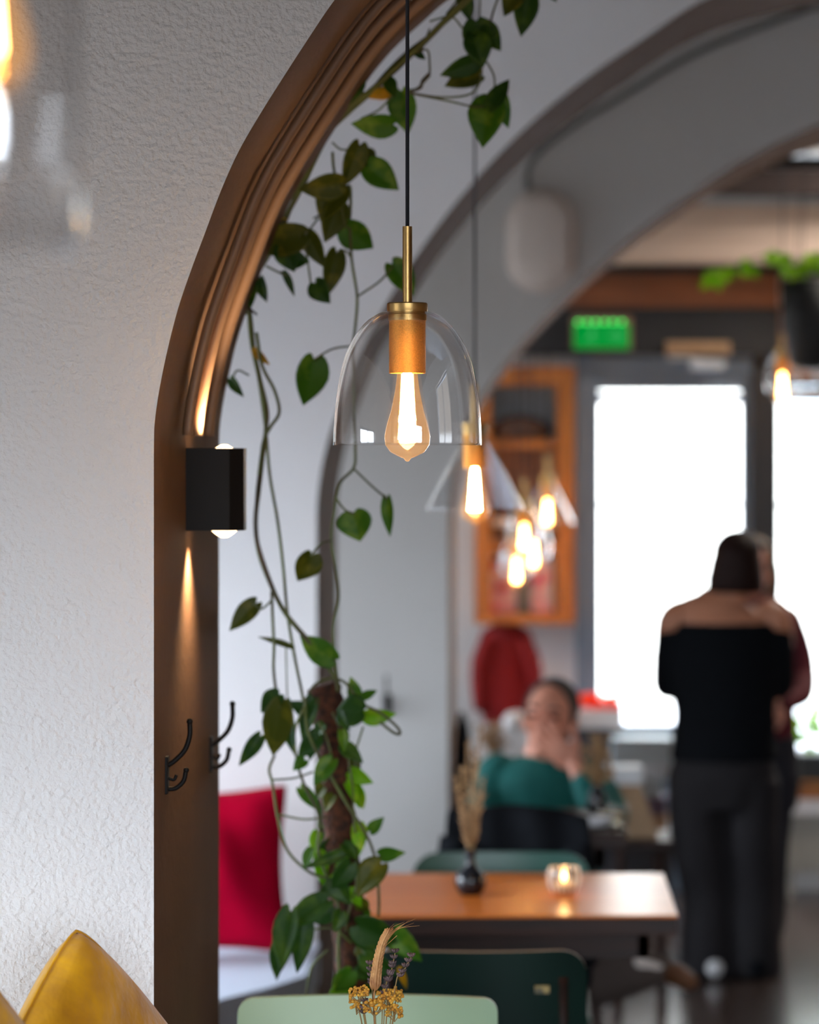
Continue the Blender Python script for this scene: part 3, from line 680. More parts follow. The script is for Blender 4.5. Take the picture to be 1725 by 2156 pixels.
mo = jb.modifiers.new('cloth', 'SOLIDIFY'); mo.thickness = .014; mo = jb.modifiers.new('sub', 'SUBSURF'); mo.levels = 1; mo.render_levels = 1
bm = nb(); tube(bm, cr([(-.16, -.075, .80), (-.18, -.09, .66), (-.175, -.09, .50)], 4), [.04] * 9, 12); link('sleeve', bm, M['blackcloth'], jk, True)
bm = nb(); tube(bm, cr([(.15, -.075, .78), (.165, -.09, .64), (.16, -.09, .48)], 4), [.04] * 9, 12); link('sleeve', bm, M['blackcloth'], jk, True)

# ------------------------------------------------------------------ tables
def table(label, x0, x1_, y0, y1, z, th, top_m, leg_m, group='wooden cafe tables'):
    c = Vector(((x0 + x1_) / 2, (y0 + y1) / 2, 0)); t = thing('cafe_table', label, 'table', c, 0, group)
    hx, hy = (x1_ - x0) / 2, (y1 - y0) / 2
    bm = nb(); box(bm, (-hx, -hy, z - .006), (hx, hy, z), .002); link('tabletop', bm, top_m, t)
    bm = nb(); box(bm, (-hx + .001, -hy + .001, z - th), (hx - .001, hy - .001, z - .0062), .002); link('edge_board', bm, leg_m, t)
    bm = nb(); box(bm, (-hx + .06, -hy + .06, z - th - .06), (hx - .06, -hy + .085, z - th)); box(bm, (-hx + .06, hy - .085, z - th - .06), (hx - .06, hy - .06, z - th))
    box(bm, (-hx + .06, -hy + .06, z - th - .06), (-hx + .085, hy - .06, z - th)); box(bm, (hx - .085, -hy + .06, z - th - .06), (hx - .06, hy - .06, z - th)); link('apron', bm, leg_m, t)
    bm = nb(); box(bm, (-.035, -.035, .04), (.035, .035, z - th), .004); link('column', bm, leg_m, t)
    for a in range(4):
        bm = nb(); dx, dy = ((1, 0), (-1, 0), (0, 1), (0, -1))[a]
        tube(bm, [(dx * .03, dy * .03, .06), (dx * .24, dy * .24, .018)], [.028, .018], 8); link('foot', bm, leg_m, t)
    return t
ZT = .77
dF = F * (H - ZT) / (1927 - VY); dBk = F * (H - ZT) / (1838 - VY)
table('oak plank table with a black vase and tealight, glossy right end', (752 - VX) * dF / F, (1428 - VX) * dF / F, dF, dBk, ZT, .044, M['tabletop'], M['darkwood'])
dF2 = F * (H - ZT) / (1755 - VY); dB2 = F * (H - ZT) / (1702 - VY)
table('small dark wood table in front of the man in teal', -.10, (1322 - VX) * dF2 / F, dF2, dB2, ZT, .04, M['darkwood'], M['darkwood'])
table('nearest wooden table holding the vase of dried flowers, below the frame', -.34, .30, 3.40, 4.12, .76, .04, M['tabletop'], M['darkwood'])

# ------------------------------------------------------------------ things on the oak table
vd = F * (H - ZT) / (1884 - VY)
vl = P(991, 1884, vd)
bv = thing('bud_vase', 'round black glazed bud vase with dried grass on the oak table', 'vase', vl)
bm = nb(); prof = [(0, 0), (.018, 0), (.024, .003), (.033, .016), (.0355, .030), (.033, .044), (.022, .058), (.013, .068), (.011, .080), (.012, .098), (.0145, .104), (.012, .104), (.009, .098), (.009, .07)]
lathe(bm, [(p.x, p.z) for p in cr([(r, 0, z) for r, z in prof], 3)], n=32); link('body', bm, M['blackglaze'], bv, True)
gp = [(1012, 1540, .006), (998, 1590, -.01), (975, 1625, .008), (1003, 1610, .0), (962, 1650, .004), (1020, 1650, -.006), (985, 1570, .012), (1010, 1680, .01), (970, 1690, -.01)]
for k, (gx, gy, dy) in enumerate(gp):
    g = thing('dried_grass_stem', 'feathery dried grass stem in the black bud vase', 'dried grass', vl + Vector((0, 0, .03)), 0, 'dried grass in the black vase')
    q = P(gx, gy, vd) - vl - Vector((0, 0, .03)); q.y += dy * 2
    pts = cr([(0, 0, 0), (q.x * .18, q.y * .2, .075), (q.x * .55, q.y * .6, q.z * .6), q], 6)
    bm = nb(); tube(bm, pts, .0009, 5); link('stalk', bm, M['strawstem'], g)
    bm = nb(); m0 = len(pts) // 2 - 2
    for i in range(m0, len(pts)):
        for j in range(7):
            dv = Vector((random.uniform(-1, 1), random.uniform(-1, 1), random.uniform(.6, 1.8))).normalized() * random.uniform(.008, .018)
            p = pts[i] + Vector((0, 0, random.uniform(-.005, .005)))
            tube(bm, [p, p + dv * .5, p + dv], [.0009, .0014, .0004], 4)
    link('plume', bm, M['drygrass'], g)
cd = F * (H - ZT) / (1882 - VY); cl = P(1188, 1882, cd)
ch = thing('tealight_holder', 'small ribbed glass tealight holder with a lit candle on the oak table', 'candle holder', cl)
bm = nb(); prof = [(0, .0), (.022, .0), (.026, .004), (.034, .02), (.037, .035), (.035, .052), (.032, .062), (.030, .062), (.033, .050), (.034, .035), (.031, .02), (.022, .008), (0, .008)]
lathe(bm, prof, n=28)
link('glass_cup', bm, M['holder'], ch, True)
bm = nb()
for k in range(14):
    a = 2 * math.pi * k / 14; tube(bm, [((r + .0005) * Vector((math.cos(a), math.sin(a), 0)) + Vector((0, 0, z))) for r, z in ((.027, .005), (.034, .02), (.037, .035), (.035, .052), (.032, .061))], .0014, 5)
link('ribs', bm, M['opal'], ch, True)
bm = nb(); lathe(bm, [(0, .009), (.019, .009), (.019, .026), (0, .026)], n=20); link('candle', bm, M['wax'], ch)
bm = nb(); lathe(bm, [(0, .028), (.004, .033), (.0055, .04), (.003, .05), (0, .058)], n=12); link('flame', bm, M['flame'], ch, True)
glow(ch, cl + Vector((0, 0, .075)), .25)

# things on the man's table
dK = (dF2 + dB2) / 2 - .06
pb = P(1290, 1738, dK); pb.z = ZT
for k, (px, lb) in enumerate(((1302, 'short clear tumbler at the right corner of the dark table'), (1272, 'clear tumbler left of the other one on the dark table'))):
    g = P(px, 1700, dK + .03 * k); g.z = ZT
    gt = thing('drinking_glass', lb, 'glass', g, 0, 'tumblers on the dark table')
    bm = nb(); lathe(bm, [(0, .001), (.020, .001), (.026, .045), (.0245, .045), (.0185, .006), (0, .006)], n=20); link('tumbler', bm, M['holder'], gt, True)
    bm = nb(); lathe(bm, [(0, .007), (.018, .007), (.0215, .028), (0, .028)], n=16); link('drink', bm, M['wax'], gt)
st = P(1250, 1730, dK - .05); st.z = ZT
for k in range(2):
    bm = nb(); lathe(bm, [(0, 0), (.03, 0), (.052, .008), (.054, .011), (.05, .010), (.03, .004), (0, .004)], st + Vector((0, 0, .010 * k)), 24)
    tag(link('saucer', bm, M['white'], None, True), ['white saucer, lower of the pair on the dark table', 'white saucer, upper of the pair on the dark table'][k], 'saucer', 'saucers on the dark table')
bm = nb(); dv = P(1258, 1700, 8.13); dv.z = ZT
fb = thing('dried_flower_bunch', 'bushy golden dried flower bunch beside the man\'s raised hand', 'dried flowers', dv)
lathe(bm, [(0, 0), (.022, 0), (.028, .02), (.024, .05), (.012, .07), (.012, .08), (.010, .08), (.010, .05), (0, .05)], n=20); link('vase', bm, M['blackglaze'], fb, True)
bm = nb()
for k in range(90):
    a = random.uniform(0, 6.28); r = random.uniform(0, .05); zz = random.uniform(.10, .22)
    p = Vector((r * math.cos(a), r * math.sin(a), zz)); tube(bm, [(0, 0, .07), p * .6 + Vector((0, 0, .03)), p], .0009, 4); ball(bm, p, random.uniform(.004, .009), sub=1)
link('flower_heads', bm, M['drygrass'], fb)
# kraft cup-shaped bag with pale top
bgp = P(1322, 1700, 9.3)
kb = thing('paper_bag', 'upright kraft paper bag with pale folded top right of the man', 'bag', (bgp.x, 9.3, 0))
bm = nb(); z0 = H + (VY - 1760) * 9.3 / F; z1 = H + (VY - 1648) * 9.3 / F; z2 = H + (VY - 1612) * 9.3 / F
vs0 = [(-.02, -.05), (.10, -.05), (.10, .05), (-.02, .05)]; vs1 = [(-.07, -.05), (.04, -.05), (.04, .05), (-.07, .05)]
A_ = [bm.verts.new((x, y, z0)) for x, y in vs0]; B_ = [bm.verts.new((x, y, z1)) for x, y in vs1]
for k in range(4): bm.faces.new((A_[k], A_[(k + 1) % 4], B_[(k + 1) % 4], B_[k]))
bm.faces.new(A_[::-1]); bm.faces.new(B_); link('bag_body', bm, M['kraft'], kb)
bm = nb(); box(bm, (-.085, -.055, z1 - .005), (.05, .055, z2), .012); link('folded_top', bm, M['white'], kb)
# low stool the bag stands on
sl = thing('side_stool', 'low dark stool under the kraft paper bag', 'stool', (bgp.x + .03, 9.3, 0))
bm = nb(); box(bm, (-.09, -.12, z0 - .03), (.11, .12, z0 - .0005), .005); link('seat', bm, M['darkwood'], sl)
for sx in (-1, 1):
    for sy in (-1, 1):
        bm = nb(); tube(bm, [(.01 + sx * .07, sy * .09, 0), (.01 + sx * .06, sy * .08, z0 - .03)], .011, 8); link('leg', bm, M['darkwood'], sl)

# display counter before the door
dq = 11.25
dcx = xb(1345, dq)
dt = thing('display_counter', 'grey ribbed low counter in front of the glazed door', 'counter', (dcx, dq, 0))
zt = zb(1742, dq)
bm = nb(); box(bm, (-.13, -.12, zt - .03), (.14, .14, zt), .004); link('countertop', bm, M['alu'], dt)
bm = nb(); box(bm, (-.12, -.10, 0), (.13, .13, zt - .03)); 
for k in range(9): box(bm, (-.118 + k * .028, -.112, .02), (-.102 + k * .028, -.098, zt - .035))
link('ribbed_body', bm, M['greyribs'], dt)
zz = zt
for k, (h_, mt, lb, xo, wd_) in enumerate(((.055, 'kraft', 'flat beige box at the bottom of the stack on the counter', 0, .11), (.07, 'plum', 'dusky grey box second from the bottom of the counter stack', .005, .10), (.075, 'paleblue', 'pale blue box third in the counter stack, with a red spot', -.01, .10), (.05, 'alu', 'thin grey box below the topmost pale blue one on the counter', .0, .115), (.10, 'paleblue', 'topmost large pale blue box of the counter stack', .01, .115))):
    bx = thing('storage_box', lb, 'box', (dcx + xo, dq, zz + .0002), 0, 'boxes stacked on the counter')
    bm = nb(); box(bm, (-wd_, -.08, 0), (wd_, .08, h_ - .012), .004); link('box_body', bm, M[mt], bx)
    bm = nb(); box(bm, (-wd_ - .002, -.082, h_ - .014), (wd_ + .002, .082, h_), .003); link('lid', bm, M[mt], bx)
    if k == 2:
        bm = nb(); box(bm, (-.02, -.083, .02), (.02, -.079, .05), .001); link('sticker', bm, M['brownpanel'], bx)
    zz += h_ + .0004
# orange flower trough on white crate
dO = 11.4
ot = thing('flower_trough', 'white trough of bright orange flowers behind the seated man', 'planter', (xb(1258, dO), dO, 0))
bm = nb(); box(bm, (-.10, -.06, zb(1532, dO)), (.10, .06, zb(1492, dO)), .006); link('trough', bm, M['white'], ot)
bm = nb(); 
for k in range(130):
    c = Vector((random.uniform(-.095, .09), random.uniform(-.05, .05), zb(1492, dO) + random.uniform(0, .055))); ball(bm, c, random.uniform(.006, .013), sub=1)
link('blossoms', bm, M['orange'], ot)
bm = nb(); box(bm, (-.085, -.05, 0), (.085, .05, zb(1532, dO))); link('stand', bm, M['greyribs'], ot)
# white round lamp-like object left of the man
gl = P(1088, 1510, 10.6)
lp = thing('white_bowl_lamp', 'white domed table lamp glowing in daylight left of the man', 'lamp', (gl.x, 10.9, 0)); lz = H + (VY - 1535) * 10.9 / F
bm = nb(); lathe(bm, [(.055, lz), (.058, lz + .01), (.052, lz + .04), (.035, lz + .062), (0, lz + .07)], n=24); link('lamp_shade', bm, M['white'], lp, True)
bm = nb(); tube(bm, [(0, 0, lz + .03), (0, 0, lz - .14)], .006, 8); lathe(bm, [(0, lz - .14), (.04, lz - .14), (.04, lz - .155), (0, lz - .155)], n=20); link('lamp_stand', bm, M['alu'], lp, True)
zs = lz - .155
sb_ = thing('sideboard', 'dark brown sideboard behind the seated man under the red coat', 'sideboard', (xb(1085, 10.95), 11.0, 0))
bm = nb(); box(bm, (-.22, -.15, .06), (.16, .2, zs - .0005), .004); link('body', bm, M['darkwood'], sb_)
for sx in (-.19, .13):
    for sy in (-.12, .17):
        bm = nb(); box(bm, (sx - .015, sy - .015, 0), (sx + .015, sy + .015, .06)); link('leg', bm, M['darkwood'], sb_)
for k, x in enumerate((-.125, .065)):
    bm = nb(); box(bm, (x - .09, -.162, .09), (x + .09, -.15, zs - .03), .002); dd = link('door', bm, M['darkwood'], sb_)
    bm = nb(); ball(bm, (x + (.07 if k == 0 else -.07), -.17, zs * .6), .009); link('knob', bm, M['brass'], dd, True)
# dried plant on the sideboard
bm = nb(); fp = Vector((xb(1040, 10.9), 10.9, zs))
dpn = thing('dried_plant', 'brown dried plant in a dark pot below the red coat', 'dried plant', fp)
lathe(bm, [(0, 0), (.02, 0), (.028, .04), (.025, .04), (.02, .03), (0, .03)], n=16); link('pot', bm, M['planter'], dpn, True)
bm = nb()
for k in range(50):
    a = random.uniform(0, 6.28); v = Vector((.07 * random.random() * math.cos(a), .06 * random.random() * math.sin(a), random.uniform(.08, .17))); tube(bm, [(0, 0, .03), v * .5 + Vector((0, 0, .02)), v], .0012, 4); ball(bm, v, (.008, .008, .012), sub=1)
link('dry_foliage', bm, M['drygrass'], dpn)
# window planter on the right
wp = thing('window_planter', 'dark planter box with green leaves on the sill at the right edge', 'planter', (xb(1700, 11.62), 11.62, zb(1640, 11.62)))
bm = nb(); box(bm, (-.125, -.07, 0), (.3, .07, .105), .006); link('trough', bm, M['planter'], wp)
def leaf_blob(bm, c, L_, w_, dirv, nrm):
    dirv = Vector(dirv).normalized(); nrm = Vector(nrm); side = dirv.cross(nrm).normalized(); nn = side.cross(dirv)
    prof = [(0, 0), (.12, .36), (.35, .5), (.6, .42), (.82, .22), (1, 0)]
    mid = [bm.verts.new(Vector(c) + dirv * (L_ * a) + nn * (-.12 * L_ * a * a)) for a, b in prof]
    lf_ = [bm.verts.new(Vector(c) + dirv * (L_ * a) + side * (w_ * b) + nn * (.06 * L_ - .12 * L_ * a * a)) for a, b in prof[1:-1]]
    rt_ = [bm.verts.new(Vector(c) + dirv * (L_ * a) - side * (w_ * b) + nn * (.06 * L_ - .12 * L_ * a * a)) for a, b in prof[1:-1]]
    for S_ in (lf_, rt_):
        bm.faces.new((mid[0], S_[0], mid[1])); bm.faces.new((mid[-2], S_[-1], mid[-1]))
        for i in range(len(S_) - 1): bm.faces.new((mid[i + 1], S_[i], S_[i + 1], mid[i + 2]))
bm = nb()
for k in range(60):
    c = Vector((random.uniform(-.11, .28), random.uniform(-.05, .05), .10 + random.uniform(0, .16))); leaf_blob(bm, c, random.uniform(.05, .08), .035, (random.uniform(-1, 1), random.uniform(-1, .4), random.uniform(-.2, 1)), (random.uniform(-.3, .3), -1, .5))
for k in range(14): x = random.uniform(-.1, .28); tube(bm, [(x, 0, .09), (x + random.uniform(-.03, .03), 0, .22)], .002, 5)
link('foliage', bm, LEAF['l'], wp)
# hanging planter top right
hp = thing('hanging_planter', 'dark hanging planter with trailing green leaves at the upper right edge', 'planter', P(1712, 780, 11.0))
bm = nb(); lathe(bm, [(0, .0), (.075, .0), (.09, .02), (.115, .19), (.125, .34), (.118, .34), (.10, .2), (0, .3)], n=28); link('pot', bm, M['planter'], hp, True)
bm = nb()
for a in (0, 2.1, 4.2): tube(bm, [(.12 * math.cos(a), .12 * math.sin(a), .34), (0, 0, ZC - (H + (VY - 780) * 11 / F))], .002, 5)
link('hanger', bm, M['black'], hp)
bm = nb()
base = Vector(hp.location)
for px, py, n_ in ((1500, 580, 4), (1515, 570, 4), (1535, 568, 5), (1575, 552, 5), (1625, 535, 4), (1640, 540, 3), (1690, 555, 8), (1715, 540, 8), (1735, 550, 8), (1670, 565, 5)):
    for k in range(n_):
        c = P(px + random.uniform(-10, 10), py + random.uniform(-10, 10), 10.95 + random.uniform(-.04, .04)) - base
        leaf_blob(bm, c, random.uniform(.045, .06), .04, (random.uniform(-.6, .6), -.3, random.uniform(-1, -.2)), (0, -1, .2))
link('foliage', bm, LEAF['l'], hp)
bm = nb(); tube(bm, cr([P(*q, 10.97) - base for q in ((1712, 560), (1680, 545), (1630, 535), (1575, 550), (1530, 565), (1495, 590))], 5), .003, 5); link('stem', bm, M['stem'], hp)

# ------------------------------------------------------------------ bench and cushions
bn = thing('corner_bench', 'pale blue grey upholstered corner bench behind the arch pier', 'bench', (0, 0, 0))
poly = [(-2.58, 5.1), (-.86, 5.1), (-.80, 6.55), (-.70, 6.80), (-.60, 6.95), (-.53, 7.1), (-.53, 7.58), (-2.58, 7.58)]
def prism(bm, poly, z0, z1, mi=0):
    a = [bm.verts.new((x, y, z0)) for x, y in poly]; b = [bm.verts.new((x, y, z1)) for x, y in poly]
    for k in range(len(poly)): bm.faces.new((a[k], a[(k + 1) % len(poly)], b[(k + 1) % len(poly)], b[k])).material_index = mi
    bm.faces.new(a[::-1]); bm.faces.new(b)
bm = nb(); prism(bm, poly, .40, .50); link('seat_cushion', bm, M['bench'], bn)
bm = nb(); prism(bm, [(x - .04 if x > -1 else x, y) for x, y in poly], .0, .40); link('base', bm, M['benchdark'], bn)
nbn = thing('wall_bench', 'upholstered bench under the mustard cushions, below the frame', 'bench', (0, 0, 0))
bm = nb(); box(bm, (-2.5, 3.0, .38), (-.46, 3.98, .55), .02); link('seat_cushion', bm, M['bench'], nbn)
bm = nb(); box(bm, (-2.5, 3.1, 0), (-.50, 3.98, .38)); link('base', bm, M['benchdark'], nbn)

def cushion(label, mt, center, w_, h_, puff, rot, group=None, name='throw_cushion', pinch=.05):
    t = thing(name, label, 'cushion', (0, 0, 0), 0, group)
    bm = nb(); n = 36; G = {}
    for s in (1, -1):
        for i in range(n + 1):
            for j in range(n + 1):
                u, v = i / n * 2 - 1, j / n * 2 - 1
                ed = (1 - u ** 2) * (1 - v ** 2)
                y = s * puff * (max(ed, 0) ** .42) * (.85 + .15 * math.cos(3 * u) * math.cos(3 * v)) + .004 * math.sin(9 * u + 4 * v) * ed * s
                cn = 1 - .05 * (u * u * v * v) ** 3; px = cn * u * w_ / 2 * (1 - pinch * (1 - v * v)); pz = cn * v * h_ / 2 * (1 - pinch * (1 - u * u))
                key = (i, j, s if 0 < i < n and 0 < j < n else 0)
                if key not in G: G[key] = bm.verts.new((px, y if key[2] else 0, pz))
        for i in range(n):
            for j in range(n):
                k = [G[(a, b, s if 0 < a < n and 0 < b < n else 0)] for a, b in ((i, j), (i + 1, j), (i + 1, j + 1), (i, j + 1))]
                try: bm.faces.new(k if s < 0 else k[::-1])
                except ValueError: pass
    o = link('cushion_cover', bm, mt, t, True)
    bm = nb(); ring = [(-1 + 2 * k / n, -1) for k in range(n)] + [(1, -1 + 2 * k / n) for k in range(n)] + [(1 - 2 * k / n, 1) for k in range(n)] + [(-1, 1 - 2 * k / n) for k in range(n + 1)]
    tube(bm, [((1 - .05 * (u * u * v * v) ** 3) * u * w_ / 2 * (1 - pinch * (1 - v * v)), 0, (1 - .05 * (u * u * v * v) ** 3) * v * h_ / 2 * (1 - pinch * (1 - u * u))) for u, v in ring], .0022, 6, caps=False); link('seam', bm, mt, o, True)
    t.location = center; t.rotation_euler = rot
    return t
R_ = math.radians
c1 = cushion('mustard velvet cushion standing on its corner against the plaster wall', M['mustard'], (0, 0, 0), .45, .45, .085, (0, 0, 0), 'mustard cushions on the wall bench', pinch=-.02)
c1.rotation_euler = (R_(-5), R_(44), R_(57)); c1.location = P(190, 1956, 3.73) - Vector((0, 0, .305))
cushion('second mustard cushion cut off at the bottom left corner', M['mustard'], (-.612, 3.30, .885), .45, .45, .07, (R_(-3), R_(45), R_(57)), 'mustard cushions on the wall bench')
cushion('crimson cushion standing upright on the pale bench by the far wall', M['crimson'], ((436 - VX) * 7.35 / F, 7.33, .725), .44, .44, .12, (R_(-12), R_(1), R_(16)), pinch=.13)
cushion('dark maroon cushion peeking out behind the foot of the near pier', M['maroon'], (-.80, 5.45, .605), .40, .34, .07, (R_(-35), R_(6), R_(14)))

# ------------------------------------------------------------------ pothos
pot_c = Vector(((752 - VX) * 5.0 / F, 5.0, 0))
pp = thing('potted_pothos', 'pothos vine climbing a coir pole and trailing up along the near arch', 'plant', pot_c)
O = -pot_c
bm = nb(); lathe(bm, [(0, 0), (.085, 0), (.092, .01), (.12, .24), (.125, .24), (.125, .26), (.112, .26), (.108, .22), (0, .22)], n=32); link('pot', bm, M['pot'], pp, True)
bm = nb(); lathe(bm, [(0, .235), (.107, .235), (.107, .22)], n=24); link('soil', bm, M['soil'], pp)
bm = nb()
pole = [pot_c + Vector((0.0, 0, .2))] + [P(x, y, 5.0) for x, y in ((752, 2156), (742, 2080), (738, 1990), (728, 1880), (720, 1780), (712, 1700), (706, 1620), (700, 1560), (692, 1500), (683, 1452), (680, 1440))]
pth = cr([p + O for p in pole], 6); rr = [.029 + .0018 * math.sin(i * 1.7) for i in range(len(pth))]; rr[-1] = .012; rr[-2] = .022
tube(bm, pth, rr, 18); link('coir_pole', bm, M['coir'], pp, True)
def st_(bm, pts, d0, d1=None, r=.0032, mi=0):
    d1 = d1 or d0; n = len(pts)
    ps = [P(x, y, d0 + (d1 - d0) * i / max(n - 1, 1)) + O for i, (x, y) in enumerate(pts)]
    tube(bm, cr(ps, 5), r, 7, mi)
bm = nb()
arch_main = [(1010, -30), (960, 18), (905, 75), (860, 118), (815, 160), (775, 195), (735, 225), (700, 268), (668, 325), (640, 385), (605, 450), (570, 515), (543, 570), (527, 625), (524, 655)]
st_(bm, arch_main, 4.84, 4.88, .0045)
st_(bm, [(x + 7 * math.sin(i * 1.3), y + 6 * math.cos(i * 1.1)) for i, (x, y) in enumerate(arch_main)], 4.85, 4.89, .0032)
st_(bm, [(x - 9 + 5 * math.sin(i * 2.1), y - 2) for i, (x, y) in enumerate(arch_main[5:])], 4.83, 4.87, .003)
st_(bm, [(524, 650), (530, 720), (545, 790), (556, 850), (560, 900), (553, 960), (545, 1030), (538, 1100), (546, 1165), (570, 1230), (600, 1290), (650, 1350), (685, 1395), (708, 1430), (712, 1455)], 4.88, 4.96, .0042)
st_(bm, [(528, 660), (536, 740), (548, 820), (556, 880), (562, 930), (568, 1000), (585, 1100), (597, 1200), (605, 1290), (620, 1380), (632, 1440), (642, 1490)], 4.89, 4.97, .0028)
st_(bm, [(540, 700), (552, 770), (578, 822), (588, 868), (570, 898), (556, 925), (550, 960), (545, 1000)], 4.87, 4.88, .0030)
st_(bm, [(572, 1245), (574, 1300), (577, 1360), (576, 1410), (583, 1470)], 4.92, 4.92, .0028)
st_(bm, [(602, 1355), (603, 1400), (605, 1470)], 4.95, 4.95, .0014)
st_(bm, [(700, 320), (704, 360), (720, 400), (738, 395), (737, 480), (741, 550), (752, 625), (748, 690), (743, 745), (746, 850), (748, 940), (745, 985), (716, 1018), (704, 1080), (698, 1135), (708, 1200), (713, 1260), (702, 1320), (705, 1380), (712, 1440)], 4.86, 4.96, .0026)
for pts in ([(752, 625), (800, 592), (828, 560)], [(743, 728), (700, 735), (662, 757)], [(741, 545), (728, 528), (708, 533)], [(746, 988), (785, 1025), (815, 1050)], [(706, 1045), (725, 1072), (747, 1082)], [(697, 1138), (675, 1145), (655, 1170)],
            [(574, 1262), (552, 1282), (536, 1272)], [(524, 790), (500, 780), (488, 800)], [(715, 395), (725, 470), (735, 478)], [(870, 115), (900, 105), (905, 140), (905, 160)], [(905, 160), (880, 185), (860, 195)], [(860, 195), (930, 205), (990, 198), (1013, 165), (1012, 120)], [(860, 196), (940, 212), (1000, 225), (1030, 220)],
            [(905, 45), (950, 35), (975, 60), (1000, 75)], [(1012, -30), (1010, 20), (1010, 60)], [(1060, -30), (1040, 20), (1030, 60)], [(1025, 130), (1040, 160), (1042, 195)], [(835, 190), (800, 230), (760, 250)], [(700, 300), (720, 315), (755, 312)], [(660, 460), (690, 445), (710, 440)], [(640, 500), (655, 480), (670, 460)],
            [(640, 500), (648, 550), (655, 600)], [(560, 560), (590, 575), (603, 580)], [(940, 30), (960, 5), (985, -30)], [(905, 60), (890, 100), (880, 112)]):
    st_(bm, pts, 4.86, 4.88, .0018)
# around the pole
for pts in ([(650, 1458), (668, 1438), (700, 1428), (730, 1440), (760, 1480), (800, 1500), (836, 1530), (842, 1545), (828, 1542), (800, 1520)], [(642, 1470), (646, 1530), (665, 1580), (700, 1640), (735, 1700), (765, 1745), (785, 1790), (795, 1840), (798, 1900), (797, 1928)],
            [(578, 1590), (567, 1620), (574, 1650), (585, 1720), (605, 1790), (650, 1835), (690, 1850)], [(572, 1642), (620, 1638), (660, 1625)], [(588, 1715), (640, 1725), (690, 1720)], [(765, 1530), (752, 1570), (742, 1600)],
            [(640, 1490), (620, 1540), (625, 1600), (640, 1650), (672, 1720), (670, 1790), (690, 1850), (715, 1920), (712, 2000), (716, 2090), (712, 2150)], [(700, 1500), (725, 1560), (742, 1650), (745, 1720), (752, 1800), (748, 1850)],
            [(690, 2000), (660, 2030), (650, 2060), (640, 2120)], [(760, 1830), (735, 1920), (728, 1960)], [(640, 1960), (700, 1955), (740, 1985)], [(680, 1650), (700, 1620), (690, 1560), (670, 1520)]):
    st_(bm, pts, 4.94, 4.95, .0026 if len(pts) > 6 else .0018)
link('stem', bm, [M['stem']], pp, True)
bm = nb()
st_(bm, [(x - 4, y + 8) for x, y in arch_main], 4.87, 4.9, .004)
st_(bm, [(470, 634), (500, 636), (525, 650), (540, 662)], 4.80, 4.86, .0022)
st_(bm, [(526, 655), (533, 730), (548, 800), (562, 862), (560, 905), (548, 985), (541, 1050), (540, 1130), (560, 1200), (575, 1240)], 4.89, 4.92, .0036)
st_(bm, [(905, 155), (890, 170), (885, 185), (865, 192)], 4.86, 4.88, .003)
link('woody_stem', bm, M['stembrown'], pp, True)

def heart(bm, base, tip, wpx, d, mi, twist, curl):
    b = P(base[0], base[1], d) + O; t = P(tip[0], tip[1], d + random.uniform(-.02, .02)) + O
    ax = t - b; Lg = ax.length; ax.normalize(); W = wpx * d / F
    view = Vector((0, 1, 0)); side = ax.cross(view)
    if side.length < .05: side = Vector((1, 0, 0))
    side.normalize(); nn = side.cross(ax).normalized()
    if nn.y > 0: nn = -nn
    rm = Matrix.Rotation(twist, 3, ax); side = rm @ side; nn = rm @ nn
    prof = [(-.10, .20), (-.13, .36), (-.07, .62), (.05, .84), (.2, .98), (.36, 1.0), (.52, .88), (.68, .66), (.82, .40), (.92, .18), (1, .0)]
    nv = 4
    rows = []
    for q, (a, wf) in enumerate(prof):
        row = []
        for s in range(-nv, nv + 1):
            u = s / nv; aa = a + (0 if q > 2 else (.13 * (1 - abs(u)) if q < 3 else 0))
            aa = max(aa, -.02) if s == 0 else aa
            x = u * wf * W / 2
            hgt = -curl * Lg * (aa ** 2) + abs(u) * wf * W * .16 - .02 * Lg * math.sin(aa * 5 + abs(u) * 3) * abs(u)
            row.append(bm.verts.new(b + ax * (Lg * aa) + side * x + nn * hgt))
        rows.append(row)
    for A_, B_ in zip(rows, rows[1:]):
        for k in range(2 * nv):
            f = bm.faces.new((A_[k], A_[k + 1], B_[k + 1], B_[k])); f.material_index = mi; f.smooth = True
MI = {'d': 0, 'g': 1, 'o': 2, 'l': 3, 'y': 4}
